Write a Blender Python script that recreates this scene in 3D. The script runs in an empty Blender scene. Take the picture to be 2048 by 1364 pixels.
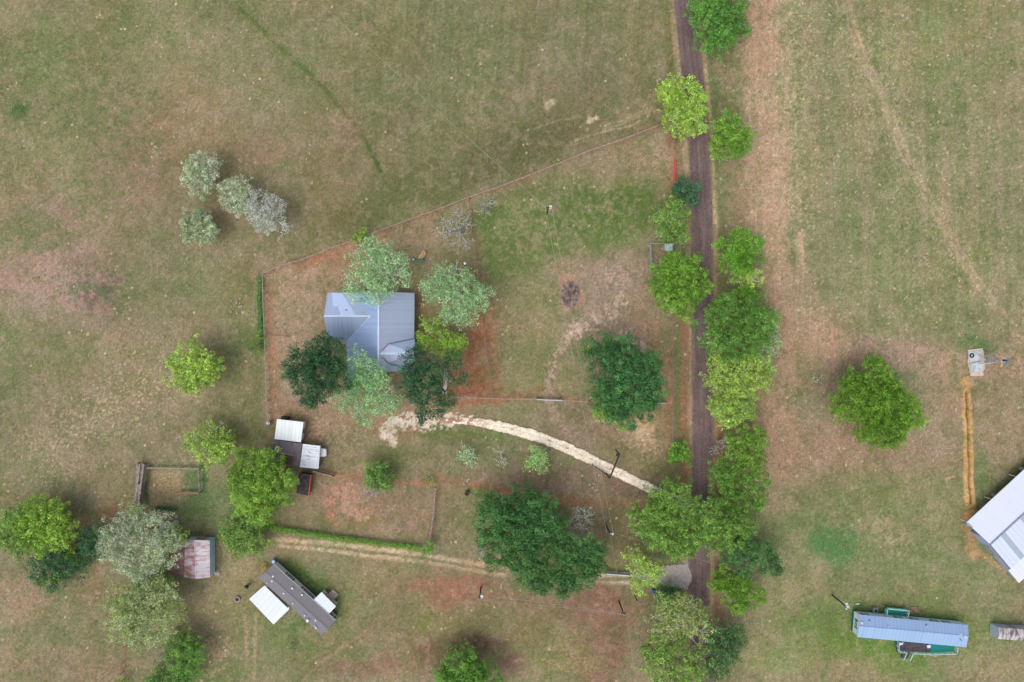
import bpy, math, random
import numpy as np
R = math.radians
sc = bpy.context.scene
col = sc.collection

# ---------------------------------------------------------------- camera, sky, sun, exposure
H = 136.53                      # drone height in metres, looking straight down; 24 mm lens -> 0.1 m per photo pixel on the ground
cam = bpy.data.objects.new('camera', bpy.data.cameras.new('camera'))
col.objects.link(cam); sc.camera = cam
cam.location = (0, 0, H); cam.rotation_euler = (0, 0, 0)
cam.data.sensor_width = 36; cam.data.lens = 24; cam.data.clip_end = 20000; cam.data.clip_start = 1.0

SUN_EL, SUN_AZ = R(64), R(225)  # soft light from the lower left of the picture
w = bpy.data.worlds.new('World'); sc.world = w; w.use_nodes = True
nt = w.node_tree; nt.nodes.clear()
sky = nt.nodes.new('ShaderNodeTexSky'); sky.sky_type = 'NISHITA'; sky.sun_disc = False
sky.sun_elevation = SUN_EL; sky.sun_rotation = SUN_AZ; sky.dust_density = 4.0; sky.air_density = 1.2; sky.ozone_density = 1.0
hs = nt.nodes.new('ShaderNodeHueSaturation'); hs.inputs['Saturation'].default_value = 0.45
bg = nt.nodes.new('ShaderNodeBackground'); bg.inputs['Strength'].default_value = 0.15
wo = nt.nodes.new('ShaderNodeOutputWorld')
nt.links.new(sky.outputs[0], hs.inputs['Color']); nt.links.new(hs.outputs[0], bg.inputs[0]); nt.links.new(bg.outputs[0], wo.inputs[0])
sl = bpy.data.lights.new('sun', 'SUN'); sl.energy = 0.95; sl.angle = R(52); sl.color = (1.0, 0.96, 0.92)
so = bpy.data.objects.new('sun', sl); col.objects.link(so)
so.rotation_euler = (R(90) - SUN_EL, 0, R(180) - SUN_AZ)
so.location = (-60, -60, 200)
sc.view_settings.view_transform = 'Standard'; sc.view_settings.look = 'None'
sc.view_settings.gamma = 1.0; sc.view_settings.exposure = 0.18
sc.render.resolution_x = 1024; sc.render.resolution_y = 682

# ---------------------------------------------------------------- helpers
def P(px, py, z=0.0):
    """Real position of a point seen at photo pixel (px, py) whose height above the ground is z."""
    f = (H - z) / H * 0.1
    return np.array([(px - 1024) * f, (682 - py) * f, z])

def lin(c):
    c = np.asarray(c, float) / 255.0
    return np.where(c <= 0.04045, c / 12.92, ((c + 0.055) / 1.055) ** 2.4)
def C4(c): return tuple(lin(c)) + (1.0,)

def tag(o, label=None, cat=None, group=None, kind=None):
    if label: o['label'] = label
    if cat: o['category'] = cat
    if group: o['group'] = group
    if kind: o['kind'] = kind
    return o
def thing(name, label, cat, loc, group=None):
    o = bpy.data.objects.new(name, None); col.objects.link(o)
    o.location = (float(loc[0]), float(loc[1]), 0.0); o.empty_display_size = 0.5
    return tag(o, label, cat, group)

def root_loc(parent):
    l = np.zeros(3)
    while parent is not None:
        l = l + np.array(parent.location); parent = parent.parent
    return l

class MB:
    def __init__(s): s.v = []; s.f = []
    def poly(s, pts):
        n = len(s.v); s.v += [tuple(p) for p in pts]; s.f.append(tuple(range(n, n + len(pts)))); return s
    def box(s, c, size, rz=0.0, dirx=None):
        if dirx is not None: rz = math.atan2(dirx[1], dirx[0])
        ca, sa = math.cos(rz), math.sin(rz); n = len(s.v)
        hx, hy, hz = size[0] / 2, size[1] / 2, size[2] / 2
        for dz in (-hz, hz):
            for dx, dy in ((-hx, -hy), (hx, -hy), (hx, hy), (-hx, hy)):
                s.v.append((c[0] + dx * ca - dy * sa, c[1] + dx * sa + dy * ca, c[2] + dz))
        for q in ((0,3,2,1), (4,5,6,7), (0,1,5,4), (1,2,6,5), (2,3,7,6), (3,0,4,7)): s.f.append(tuple(n + i for i in q))
        return s
    def bar(s, a, b, wd, ht):
        """a square-section bar from a to b (any direction)"""
        a = np.array(a, float); b = np.array(b, float); d = b - a; L = np.linalg.norm(d)
        if L < 1e-6: return s
        d /= L; up = np.array([0, 0, 1.0]) if abs(d[2]) < 0.95 else np.array([1.0, 0, 0])
        sd = np.cross(d, up); sd /= np.linalg.norm(sd); up = np.cross(sd, d); n = len(s.v)
        for p in (a, b):
            for i, j in ((-1,-1), (1,-1), (1,1), (-1,1)): s.v.append(tuple(p + sd * i * wd / 2 + up * j * ht / 2))
        for q in ((0,1,2,3), (7,6,5,4), (0,4,5,1), (1,5,6,2), (2,6,7,3), (3,7,4,0)): s.f.append(tuple(n + i for i in q))
        return s
    def tube(s, a, b, r0, r1=None, k=6, caps=True):
        r1 = r0 if r1 is None else r1
        a = np.array(a, float); b = np.array(b, float); d = b - a; L = np.linalg.norm(d)
        if L < 1e-6: return s
        d /= L; up = np.array([0, 0, 1.0]) if abs(d[2]) < 0.9 else np.array([1.0, 0, 0])
        u = np.cross(d, up); u /= np.linalg.norm(u); v = np.cross(d, u); n = len(s.v)
        for p, r in ((a, r0), (b, r1)):
            for i in range(k):
                t = 2 * math.pi * i / k; s.v.append(tuple(p + (u * math.cos(t) + v * math.sin(t)) * r))
        for i in range(k):
            j = (i + 1) % k; s.f.append((n + i, n + j, n + k + j, n + k + i))
        if caps: s.f.append(tuple(n + i for i in reversed(range(k)))); s.f.append(tuple(n + k + i for i in range(k)))
        return s
    def path(s, pts, r0, r1=None, k=6):
        r1 = r0 if r1 is None else r1; m = len(pts) - 1
        for i in range(m): s.tube(pts[i], pts[i+1], r0 + (r1 - r0) * i / m, r0 + (r1 - r0) * (i + 1) / m, k)
        return s
    def prism(s, pts, z0, z1):
        k = len(pts); n = len(s.v)
        for z in (z0, z1):
            for p in pts: s.v.append((p[0], p[1], z))
        s.f.append(tuple(n + i for i in reversed(range(k)))); s.f.append(tuple(n + k + i for i in range(k)))
        for i in range(k):
            j = (i + 1) % k; s.f.append((n + i, n + j, n + k + j, n + k + i))
        return s
    def slab(s, pts, t):
        """sloping sheet with thickness t below its top face"""
        k = len(pts); n = len(s.v)
        for dz in (-t, 0):
            for p in pts: s.v.append((p[0], p[1], p[2] + dz))
        s.f.append(tuple(n + i for i in reversed(range(k)))); s.f.append(tuple(n + k + i for i in range(k)))
        for i in range(k):
            j = (i + 1) % k; s.f.append((n + i, n + j, n + k + j, n + k + i))
        return s
    def ribs(s, a, b, c, d, n, wd=0.06, ht=0.05):
        """raised ribs on the quad a-b-c-d, running from edge a-b to edge d-c"""
        a, b, c, d = [np.array(q, float) for q in (a, b, c, d)]
        for i in range(n + 1):
            t = i / n; p = a + (b - a) * t; q = d + (c - d) * t
            s.bar(p + [0, 0, ht / 2], q + [0, 0, ht / 2], wd, ht)
        return s
    def build(s, name, mat, parent=None, bevel=0, smooth=False):
        loc = root_loc(parent)
        me = bpy.data.meshes.new(name)
        v = np.array(s.v, float) - loc
        me.from_pydata([tuple(p) for p in v], [], s.f); me.update()
        me.materials.append(mat)
        if smooth: me.polygons.foreach_set('use_smooth', [True] * len(me.polygons))
        o = bpy.data.objects.new(name, me); col.objects.link(o); o.parent = parent
        if bevel:
            m = o.modifiers.new('bevel', 'BEVEL'); m.width = bevel; m.segments = 2; m.limit_method = 'ANGLE'
        return o
    def build_top(s, name, mat, label, cat, loc, group=None, bevel=0, kind=None, smooth=False):
        o = s.build(name, mat, None, bevel, smooth)
        off = np.array([loc[0], loc[1], 0.0])
        n = len(o.data.vertices); a = np.empty(n * 3); o.data.vertices.foreach_get('co', a)
        a = (a.reshape(-1, 3) - off).ravel(); o.data.vertices.foreach_set('co', a); o.data.update()
        o.location = tuple(off)
        return tag(o, label, cat, group, kind)

def bulk_mesh(name, verts, faces4, mat, parent=None, colors=None, smooth=False):
    me = bpy.data.meshes.new(name); loc = root_loc(parent)
    verts = np.asarray(verts, np.float32) - loc.astype(np.float32)
    k = faces4.shape[1]; nf = len(faces4)
    me.vertices.add(len(verts)); me.vertices.foreach_set('co', verts.ravel())
    me.loops.add(nf * k); me.loops.foreach_set('vertex_index', faces4.astype(np.int32).ravel())
    me.polygons.add(nf); me.polygons.foreach_set('loop_start', np.arange(0, nf * k, k, dtype=np.int32))
    me.polygons.foreach_set('loop_total', np.full(nf, k, dtype=np.int32))
    if smooth: me.polygons.foreach_set('use_smooth', np.ones(nf, dtype=bool))
    me.update(calc_edges=True)
    if colors is not None:
        at = me.color_attributes.new('Col', 'FLOAT_COLOR', 'POINT')
        c = np.ones((len(verts), 4), np.float32); c[:, :3] = colors
        at.data.foreach_set('color', c.ravel())
    me.materials.append(mat)
    o = bpy.data.objects.new(name, me); col.objects.link(o); o.parent = parent
    return o

# ---- numpy noise
def vnoise(x, y, seed=0):
    xi = np.floor(x).astype(np.int64); yi = np.floor(y).astype(np.int64); fx = x - xi; fy = y - yi
    fx = fx * fx * (3 - 2 * fx); fy = fy * fy * (3 - 2 * fy)
    def h(a, b):
        n = (a * 374761393 + b * 668265263 + seed * 982451653) & 0xffffffff
        n = ((n ^ (n >> 13)) * 1274126177) & 0xffffffff
        n = (n ^ (n >> 16)) & 0xffff
        return n / 65535.0
    return (h(xi, yi) * (1 - fx) + h(xi + 1, yi) * fx) * (1 - fy) + (h(xi, yi + 1) * (1 - fx) + h(xi + 1, yi + 1) * fx) * fy
def fbm(x, y, s, seed=0, o=4, g=0.5):
    a = 1.0; t = 0; r = 0; x = x / s; y = y / s
    for i in range(o):
        r = r + a * vnoise(x + 17.3 * i, y - 9.1 * i, seed + i); t += a; a *= g; x = x * 2.03; y = y * 2.03
    return r / t
def sstep(a, b, x):
    t = np.clip((x - a) / (b - a), 0, 1); return t * t * (3 - 2 * t)
def seg_dist(X, Y, pts):
    """distance to a polyline (pixels)"""
    d = np.full(X.shape, 1e9)
    for (x0, y0), (x1, y1) in zip(pts[:-1], pts[1:]):
        dx, dy = x1 - x0, y1 - y0; L2 = dx * dx + dy * dy
        t = np.clip(((X - x0) * dx + (Y - y0) * dy) / L2, 0, 1)
        d = np.minimum(d, np.hypot(X - x0 - t * dx, Y - y0 - t * dy))
    return d
def smooth_path(pts, n=8):
    """Catmull-Rom through points of any dimension"""
    p = [np.array(q, float) for q in pts]; p = [2 * p[0] - p[1]] + p + [2 * p[-1] - p[-2]]; out = []
    for i in range(1, len(p) - 2):
        for k in range(n):
            t = k / n
            out.append(0.5 * ((2 * p[i]) + (p[i+1] - p[i-1]) * t + (2*p[i-1] - 5*p[i] + 4*p[i+1] - p[i+2]) * t*t + (-p[i-1] + 3*p[i] - 3*p[i+1] + p[i+2]) * t**3))
    out.append(p[-2]); return out

# ---------------------------------------------------------------- materials
def new_mat(name):
    m = bpy.data.materials.new(name); m.use_nodes = True; nt = m.node_tree
    b = nt.nodes['Principled BSDF']; return m, nt, b
def N(nt, t, **kw):
    n = nt.nodes.new(t)
    for k, v in kw.items(): setattr(n, k, v)
    return n
def mat(name, c, rough=0.75, metal=0.0, var=0.18, scale=3.0, c2=None, c2amt=0.5, bump=0.15, spec=0.3):
    m, nt, b = new_mat(name); L = nt.links
    tc = N(nt, 'ShaderNodeTexCoord'); no = N(nt, 'ShaderNodeTexNoise'); no.inputs['Scale'].default_value = scale; no.inputs['Detail'].default_value = 6
    L.new(tc.outputs['Object'], no.inputs['Vector'])
    r = N(nt, 'ShaderNodeValToRGB'); a = lin(c)
    if c2 is None:
        r.color_ramp.elements[0].position = 0.3; r.color_ramp.elements[1].position = 0.7
        r.color_ramp.elements[0].color = tuple(np.clip(a * (1 - var), 0, 1)) + (1,); r.color_ramp.elements[1].color = tuple(np.clip(a * (1 + var), 0, 1)) + (1,)
    else:
        r.color_ramp.elements[0].position = c2amt - 0.08; r.color_ramp.elements[1].position = c2amt + 0.08
        r.color_ramp.elements[0].color = C4(c2); r.color_ramp.elements[1].color = tuple(a) + (1,)
    L.new(no.outputs['Fac'], r.inputs[0]); L.new(r.outputs[0], b.inputs['Base Color'])
    b.inputs['Roughness'].default_value = rough; b.inputs['Metallic'].default_value = metal; b.inputs['Specular IOR Level'].default_value = spec
    if bump:
        n2 = N(nt, 'ShaderNodeTexNoise'); n2.inputs['Scale'].default_value = scale * 6; L.new(tc.outputs['Object'], n2.inputs['Vector'])
        bp = N(nt, 'ShaderNodeBump'); bp.inputs['Strength'].default_value = bump; bp.inputs['Distance'].default_value = 0.05
        L.new(n2.outputs['Fac'], bp.inputs['Height']); L.new(bp.outputs[0], b.inputs['Normal'])
    return m
def roof_mat(name, c, d, pitch, line=0.12, rust=None, rust_amt=0.0, rough=0.5, metal=0.15, rscale=0.8, dirt=0.12):
    """sheet metal: ribs repeat every `pitch` metres across direction d, rust/patch noise stretched along the sheets"""
    m, nt, b = new_mat(name); L = nt.links
    tc = N(nt, 'ShaderNodeTexCoord'); dv = np.array([d[0], d[1], 0.0]); dv /= np.linalg.norm(dv); ev = np.array([-dv[1], dv[0], 0])
    dot = N(nt, 'ShaderNodeVectorMath', operation='DOT_PRODUCT'); dot.inputs[1].default_value = tuple(dv); L.new(tc.outputs['Object'], dot.inputs[0])
    dot2 = N(nt, 'ShaderNodeVectorMath', operation='DOT_PRODUCT'); dot2.inputs[1].default_value = tuple(ev); L.new(tc.outputs['Object'], dot2.inputs[0])
    mu = N(nt, 'ShaderNodeMath', operation='MULTIPLY'); mu.inputs[1].default_value = 1.0 / pitch; L.new(dot.outputs['Value'], mu.inputs[0])
    fr = N(nt, 'ShaderNodeMath', operation='FRACT'); L.new(mu.outputs[0], fr.inputs[0])
    pp = N(nt, 'ShaderNodeMath', operation='PINGPONG'); pp.inputs[1].default_value = 0.5; L.new(fr.outputs[0], pp.inputs[0])
    fl = N(nt, 'ShaderNodeMath', operation='FLOOR'); L.new(mu.outputs[0], fl.inputs[0])
    wn = N(nt, 'ShaderNodeTexWhiteNoise', noise_dimensions='1D'); L.new(fl.outputs[0], wn.inputs['W'])
    ramp = N(nt, 'ShaderNodeValToRGB'); ramp.color_ramp.elements[0].position = 0.0; ramp.color_ramp.elements[1].position = 0.22
    a = lin(c); ramp.color_ramp.elements[0].color = tuple(a * (1 - line)) + (1,); ramp.color_ramp.elements[1].color = tuple(a) + (1,)
    L.new(pp.outputs[0], ramp.inputs[0])
    cmb = N(nt, 'ShaderNodeCombineXYZ'); L.new(dot.outputs['Value'], cmb.inputs[0])
    m2 = N(nt, 'ShaderNodeMath', operation='MULTIPLY'); m2.inputs[1].default_value = 0.35; L.new(dot2.outputs['Value'], m2.inputs[0]); L.new(m2.outputs[0], cmb.inputs[1])
    no = N(nt, 'ShaderNodeTexNoise'); no.inputs['Scale'].default_value = rscale; no.inputs['Detail'].default_value = 9; no.inputs['Roughness'].default_value = 0.65
    L.new(cmb.outputs[0], no.inputs['Vector'])
    no2 = N(nt, 'ShaderNodeTexNoise'); no2.inputs['Scale'].default_value = 0.5; no2.inputs['Detail'].default_value = 7; L.new(cmb.outputs[0], no2.inputs['Vector'])
    # sheet-to-sheet and weather variation
    ad = N(nt, 'ShaderNodeMath', operation='MULTIPLY_ADD'); ad.inputs[1].default_value = dirt * 0.6; L.new(wn.outputs['Value'], ad.inputs[0]); ad.inputs[2].default_value = 1 - dirt
    ad2 = N(nt, 'ShaderNodeMath', operation='MULTIPLY_ADD'); ad2.inputs[1].default_value = dirt; L.new(no2.outputs['Fac'], ad2.inputs[0]); L.new(ad.outputs[0], ad2.inputs[2])
    mx = N(nt, 'ShaderNodeMix', data_type='RGBA', blend_type='MULTIPLY'); mx.inputs['Factor'].default_value = 1
    L.new(ramp.outputs[0], mx.inputs['A']); L.new(ad2.outputs[0], mx.inputs['B'])
    outc = mx.outputs['Result']
    if rust is not None:
        rr = N(nt, 'ShaderNodeValToRGB'); rr.color_ramp.elements[0].position = 1 - rust_amt - 0.06; rr.color_ramp.elements[1].position = 1 - rust_amt + 0.06
        L.new(no.outputs['Fac'], rr.inputs[0])
        mr = N(nt, 'ShaderNodeMix', data_type='RGBA'); L.new(rr.outputs[0], mr.inputs['Factor']); L.new(outc, mr.inputs['A']); mr.inputs['B'].default_value = C4(rust)
        outc = mr.outputs['Result']
    L.new(outc, b.inputs['Base Color'])
    b.inputs['Roughness'].default_value = rough; b.inputs['Metallic'].default_value = metal; b.inputs['Specular IOR Level'].default_value = 0.4
    bp = N(nt, 'ShaderNodeBump'); bp.inputs['Strength'].default_value = 0.5; bp.inputs['Distance'].default_value = 0.04
    L.new(ramp.outputs[0], bp.inputs['Height']); L.new(bp.outputs[0], b.inputs['Normal'])
    return m
def attr_mat(name, rough=0.9, transl=0.0, fine=None):
    m, nt, b = new_mat(name); L = nt.links
    at = N(nt, 'ShaderNodeVertexColor'); at.layer_name = 'Col'; outc = at.outputs[0]
    if fine:
        tc = N(nt, 'ShaderNodeTexCoord')
        for sc_, lo, hi in fine:
            no = N(nt, 'ShaderNodeTexNoise'); no.inputs['Scale'].default_value = sc_; no.inputs['Detail'].default_value = 8; no.inputs['Roughness'].default_value = 0.7
            L.new(tc.outputs['Object'], no.inputs['Vector'])
            mp = N(nt, 'ShaderNodeMapRange'); mp.inputs['From Min'].default_value = 0.3; mp.inputs['From Max'].default_value = 0.7
            mp.inputs['To Min'].default_value = lo; mp.inputs['To Max'].default_value = hi; L.new(no.outputs['Fac'], mp.inputs['Value'])
            mx = N(nt, 'ShaderNodeMix', data_type='RGBA', blend_type='MULTIPLY'); mx.inputs['Factor'].default_value = 1
            L.new(outc, mx.inputs['A']); L.new(mp.outputs[0], mx.inputs['B']); outc = mx.outputs['Result']
        bp = N(nt, 'ShaderNodeBump'); bp.inputs['Strength'].default_value = 0.6; bp.inputs['Distance'].default_value = 0.08
        L.new(no.outputs['Fac'], bp.inputs['Height']); L.new(bp.outputs[0], b.inputs['Normal'])
    L.new(outc, b.inputs['Base Color']); b.inputs['Roughness'].default_value = rough; b.inputs['Specular IOR Level'].default_value = 0.2
    if transl:
        t = N(nt, 'ShaderNodeBsdfTranslucent'); L.new(outc, t.inputs[0]); ms = N(nt, 'ShaderNodeMixShader'); ms.inputs[0].default_value = transl
        L.new(b.outputs[0], ms.inputs[1]); L.new(t.outputs[0], ms.inputs[2]); L.new(ms.outputs[0], nt.nodes['Material Output'].inputs[0])
    return m

M = dict(
    ground=attr_mat('ground_soil_and_grass', 0.95, fine=[(1.6, 0.86, 1.15), (4.2, 0.66, 1.36)]),
    leaf=attr_mat('leaves', 0.6, 0.28), grass=attr_mat('grass_blades', 0.8, 0.2),
    bark=mat('bark', (120, 106, 94), 0.95, c2=(88, 76, 66), scale=4, bump=0.5),
    bark_ash=mat('bark_ash_grey', (184,180,170), 0.9, c2=(142,136,128), scale=3, bump=0.3), bark_grey=mat('bark_pale_grey', (208, 210, 202), 0.9, c2=(164, 162, 154), scale=3, bump=0.3),
    white=mat('white_paint', (206,210,212), 0.5, var=0.06, scale=2), whiteroof=mat('white_metal', (212,218,228), 0.4, 0.1, var=0.05),
    grey=mat('grey_metal', (150, 155, 162), 0.5, 0.3), dark=mat('dark_metal', (40, 42, 46), 0.5, 0.3), black=mat('black_plastic', (24, 26, 30), 0.5),
    galv=mat('galvanised_steel', (176, 184, 194), 0.35, 0.5), glass=mat('window_glass', (48, 60, 70), 0.08, var=0.1, bump=0, spec=0.8),
    wood=mat('weathered_wood', (184,168,156), 0.9, c2=(148,130,118), scale=5), woodgrey=mat('grey_boards', (158, 150, 144), 0.9, c2=(112, 100, 94), scale=4),
    woodred=mat('red_stained_wood', (162, 118, 100), 0.9, c2=(140, 116, 102), scale=3),
    wire=mat('fence_wire', (150, 138, 128), 0.6, 0.3), cable=mat('overhead_cable', (158,154,146), 0.7),
    red=mat('red_paint', (196,84,76), 0.5, c2=(164,78,68), c2amt=0.4), orange=mat('orange_plastic', (206,166,124), 0.5), teal=mat('teal_plastic', (40, 150, 130), 0.5),
    blue=mat('blue_plastic', (40, 96, 170), 0.4), siding=mat('pale_siding', (196, 200, 202), 0.7, var=0.06, scale=1), brick=mat('reddish_brick', (158,128,112), 0.9, c2=(132,104,92), scale=6),
    tealdeck=mat('teal_deck', (22, 122, 110), 0.7, var=0.15, scale=3), trimteal=mat('pale_teal_trim', (168, 206, 208), 0.6, var=0.08),
    deckdark=mat('dark_deck_boards', (64, 60, 70), 0.85, c2=(88, 80, 86), scale=3), skirt=mat('dark_skirting', (70, 74, 78), 0.8),
    concrete=mat('concrete', (188, 192, 198), 0.9, c2=(168, 168, 168), scale=1.2), rust=mat('rusty_steel', (104, 62, 52), 0.9, c2=(62, 48, 48), scale=4),
    shingle=mat('grey_shingles', (122,119,124), 0.95, var=0.22, scale=9, bump=0.4), yellow=mat('yellow_hose', (196, 160, 66), 0.5),
    rock=mat('pale_rock', (176, 172, 166), 0.9, var=0.25), brownshutter=mat('brown_shutter', (88, 52, 46), 0.7),
    deadwood=mat('dead_branches', (178,164,166), 0.95, c2=(112,88,84), scale=1.6, c2amt=0.52), creosote=mat('dark_pole_wood', (50, 46, 46), 0.9),
    carpaint=mat('white_car_paint', (226, 230, 234), 0.25, var=0.03, bump=0, spec=0.6), tyre=mat('tyre_rubber', (26, 26, 28), 0.9), lamp=mat('headlight_glass', (190, 200, 210), 0.1),
    ash=mat('ash', (70, 66, 64), 0.95), path=mat('pale_path', (182, 170, 162), 0.9, var=0.12), stone=mat('stone_ring', (170, 158, 148), 0.9, var=0.2),
)

# ---------------------------------------------------------------- ground (one sheet to the horizon)
FENCES = dict(   # photo pixels on the ground
    north=[(528,548),(565,533),(610,519),(660,499),(705,484),(760,463),(820,441),(870,423),(937,397),(1000,375),(1050,356),(1115,330),(1180,303),(1245,281),(1312,255)],
    west=[(529,549),(530,600),(533,670),(535,740),(538,800),(541,850)],
    spur=[(535,671),(576,672)],
    middle=[(937,399),(942,440),(946,480),(955,530),(962,600),(967,650),(976,720),(986,792)],
    south=[(905,794),(960,795),(1010,797),(1073,797)], south_east=[(1126,800),(1180,802),(1240,804),(1308,805)],
    road=[(1346,278),(1349,318)], road2=[(1343,420),(1342,482)], road3=[(1343,640),(1344,700),(1344,790),(1343,870),(1344,930)],
    wood=[(872,974),(869,1010),(866,1040),(861,1076)],
)
ROAD = [(1366,-160),(1368,-20),(1378,80),(1387,165),(1396,260),(1400,330),(1404,450),(1404,600),(1405,700),(1406,850),(1403,960),(1399,1060),(1398,1115),(1398,1200),(1403,1290),(1412,1380),(1424,1520)]
DRIVE = [(880,843),(925,842),(985,850),(1050,866),(1110,886),(1170,913),(1220,938),(1270,962),(1320,986),(1380,1012)]
LOWER = [(540,1082),(640,1090),(740,1102),(860,1122),(980,1145),(1100,1160),(1200,1160),(1290,1155)]
TRENCH = [(1934,782),(1936,830),(1938,880),(1940,930),(1942,980),(1944,1008)]

def axis(lo, hi, step):
    a = list(np.arange(lo, hi + step / 2, step)); s = step * 2; x = a[-1]; y = a[0]; up = []; dn = []
    while x < 4000: x += s; up.append(x); y -= s; dn.append(y); s *= 1.25
    return np.array(dn[::-1] + a + up)
ax = axis(-116, 116, 0.2); ay = axis(-80, 80, 0.2)
GX, GY = np.meshgrid(ax, ay); X = 1024 + GX * 10; Y = 682 - GY * 10     # photo-pixel coordinates of each ground point
wx = (fbm(X, Y, 60, 11) - 0.5) * 46; wy = (fbm(X, Y, 60, 23) - 0.5) * 46
wx2 = (fbm(X, Y, 14, 31, 3) - 0.5) * 16; wy2 = (fbm(X, Y, 14, 37, 3) - 0.5) * 16
n_big = fbm(X, Y, 190, 1); n_mid = fbm(X, Y, 48, 2, 5); n_sm = fbm(X, Y, 13, 3, 4, 0.65); n_f = fbm(X, Y, 4.5, 4, 3, 0.8); n_px = fbm(X, Y, 2.2, 5, 2, 0.9)
tan_ = lin((158,139,112)); olive = lin((124,123,82)); brown = lin((134,115,90)); green = lin((108,124,70)); pink = lin((172,142,120)); red = lin((150,98,72))
def lerp(G, c, m): return G + (np.asarray(c) - G) * m[..., None]
G = np.zeros(X.shape + (3,)) + lin((138,128,98))
G = lerp(G, tan_, sstep(0.5, 0.68, n_mid) * 0.5)
G = lerp(G, olive, sstep(0.48, 0.62, fbm(X, Y, 120, 7, 5)) * 0.7)
def blob(cx, cy, rx, ry, c, s=0.8, rot=0, soft=0.6, grain=0.68):
    global G
    a = R(rot); dx = X + wx + wx2 - cx; dy = Y + wy + wy2 - cy
    u = (dx * math.cos(a) + dy * math.sin(a)) / rx; v = (-dx * math.sin(a) + dy * math.cos(a)) / ry
    d = np.sqrt(u * u + v * v)
    m = sstep(1 + soft, 1 - soft, d)
    g = sstep(0.42, 0.58, 0.45 * n_sm + 0.3 * n_f + 0.25 * n_mid + (m - 0.5) * 0.22)
    m = m * (1 - grain + grain * g * 1.3)
    G = lerp(G, lin(c), np.clip(m * s, 0, 1))
def strip(pts, wd, c, s=0.8, soft=0.6, grain=0.5, wob=0.35):
    global G
    d = seg_dist(X + wx * wob * 0.3 + wx2 * wob, Y + wy * wob * 0.3 + wy2 * wob, pts) / wd
    m = sstep(1 + soft, 1 - soft, d)
    g = sstep(0.34, 0.64, 0.6 * n_sm + 0.4 * n_f + (m - 0.5) * 0.16)
    G = lerp(G, lin(c), np.clip(m * (1 - grain + grain * g * 1.4) * s, 0, 1))
#--- upper left pasture
blob(180, 180, 330, 260, (132,126,90), 0.8); blob(240,150,90,200,(120,124,78),.55); blob(90, 110, 110, 90, (122,126,80), 0.6); blob(60, 330, 90, 110, (128,124,84), .5)
blob(100, 520, 120, 130, (160,130,116), 0.9, 20); blob(190, 580, 70, 60, (138,104,100), 0.7, 30, grain=.9); blob(110, 590, 90, 70, (150,138,122), .6)
blob(250, 400, 80, 240, (144,124,98), 0.8); blob(420,420,130,90,(140,122,96),.7); blob(330, 560, 100, 120, (132,126,94), 0.6); blob(320, 180, 100, 140, (140,132,96), .5)
blob(390, 240, 120, 90, (146,124,96), .45); blob(300, 300, 80, 70, (138,112,90), .4)
blob(70, 470, 90, 50, (112,122,76), 0.6); blob(60, 700, 120, 90, (124,124,84), 0.5); blob(140, 840, 190, 100, (140,124,98), 0.85); blob(60,740,110,60,(118,120,82),.6)
blob(200, 900, 120, 60, (140,128,100), 0.6); blob(30, 215, 22, 18, (86,116,64), 0.8); blob(480, 590, 60, 60, (120,122,80), 0.4)
blob(160, 960, 140, 50, (136,128,98), .5); blob(470, 740, 60, 50, (110,118,70), 0.5); blob(420, 800, 90, 60, (134,126,92), 0.5); blob(460,860,60,70,(120,118,76),.5)
blob(640, 300, 130, 100, (138,122,92), 0.5); blob(520, 300, 70, 40, (152,120,100), 0.45)
#--- upper middle pasture
blob(900, 130, 360, 170, (120,120,84), 0.95); blob(720, 60, 110, 90, (124,124,80), 0.45); blob(1180, 180, 150, 130, (136,124,98), 0.8); blob(860, 250, 260, 70, (124,118,82), 0.5)
blob(800, 385, 220, 44, (114,112,74), 0.95, -22); blob(1020, 305, 220, 44, (116,110,78), 0.9, -20); blob(1240, 240, 90, 40, (150,132,104), 0.6, -25)
strip([(480,15),(520,55),(560,95),(620,150),(660,190),(700,240),(735,290),(760,340)], 5, (78,100,46), 1.0, grain=0.35, wob=.25)
strip([(480,15),(540,75),(620,150),(690,225),(745,310)], 16, (112,116,66), 0.35)
strip([(590,0),(582,30)], 4, (170,150,124), .6); strip([(375,60),(378,110)], 3, (166,148,122), .5)
strip([(1308,190),(1290,225),(1240,250),(1190,262)], 3, (176,160,126), 0.5, wob=.2)
blob(1275, 60, 45, 130, (136,124,88), 0.6); strip([(1330,0),(1340,90),(1350,170)], 10, (116,114,66), 0.6)
blob(1095, 205, 12, 6, (172,160,126), 0.8); blob(1186, 240, 8, 5, (176,158,130), 0.7); blob(1090,170,8,8,(158,124,104),.6)
#--- right field
blob(1800, 300, 330, 420, (137,134,98), 0.75, soft=0.5); blob(1900, 80, 200, 120, (132,136,84), 0.55); blob(1850, 560, 170, 140, (132,136,88), 0.5)
strip([(1500,0),(1495,250),(1490,460)], 34, (148,134,98), 0.55); strip([(1520,0),(1530,300),(1530,470),(1560,620)], 36, (180,148,122), 0.9, grain=.4); strip([(1560,0),(1566,300),(1560,470),(1580,600)], 16, (184,154,128), 0.7)
strip([(1620,0),(1625,260),(1600,500),(1615,640)], 20, (152,140,104), 0.5)
strip([(1535,420),(1550,560),(1600,640),(1640,700)], 30, (188,150,124), 0.9, grain=.4); strip([(1605,470),(1608,640)], 9, (198,158,134), 0.85)
strip([(1690,0),(1720,100),(1770,200),(1800,290),(1860,400),(1940,540),(2020,650)], 11, (160,144,112), 0.35, grain=.6); strip([(1684,0),(1714,100),(1764,200),(1793,290),(1852,400),(1932,540),(2012,650)], 2.6, (178,154,128), 0.7, wob=.2); strip([(1698,0),(1728,100),(1779,200),(1809,290),(1868,400),(1948,540),(2030,650)], 2.6, (178,154,128), 0.7, wob=.2)
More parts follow.
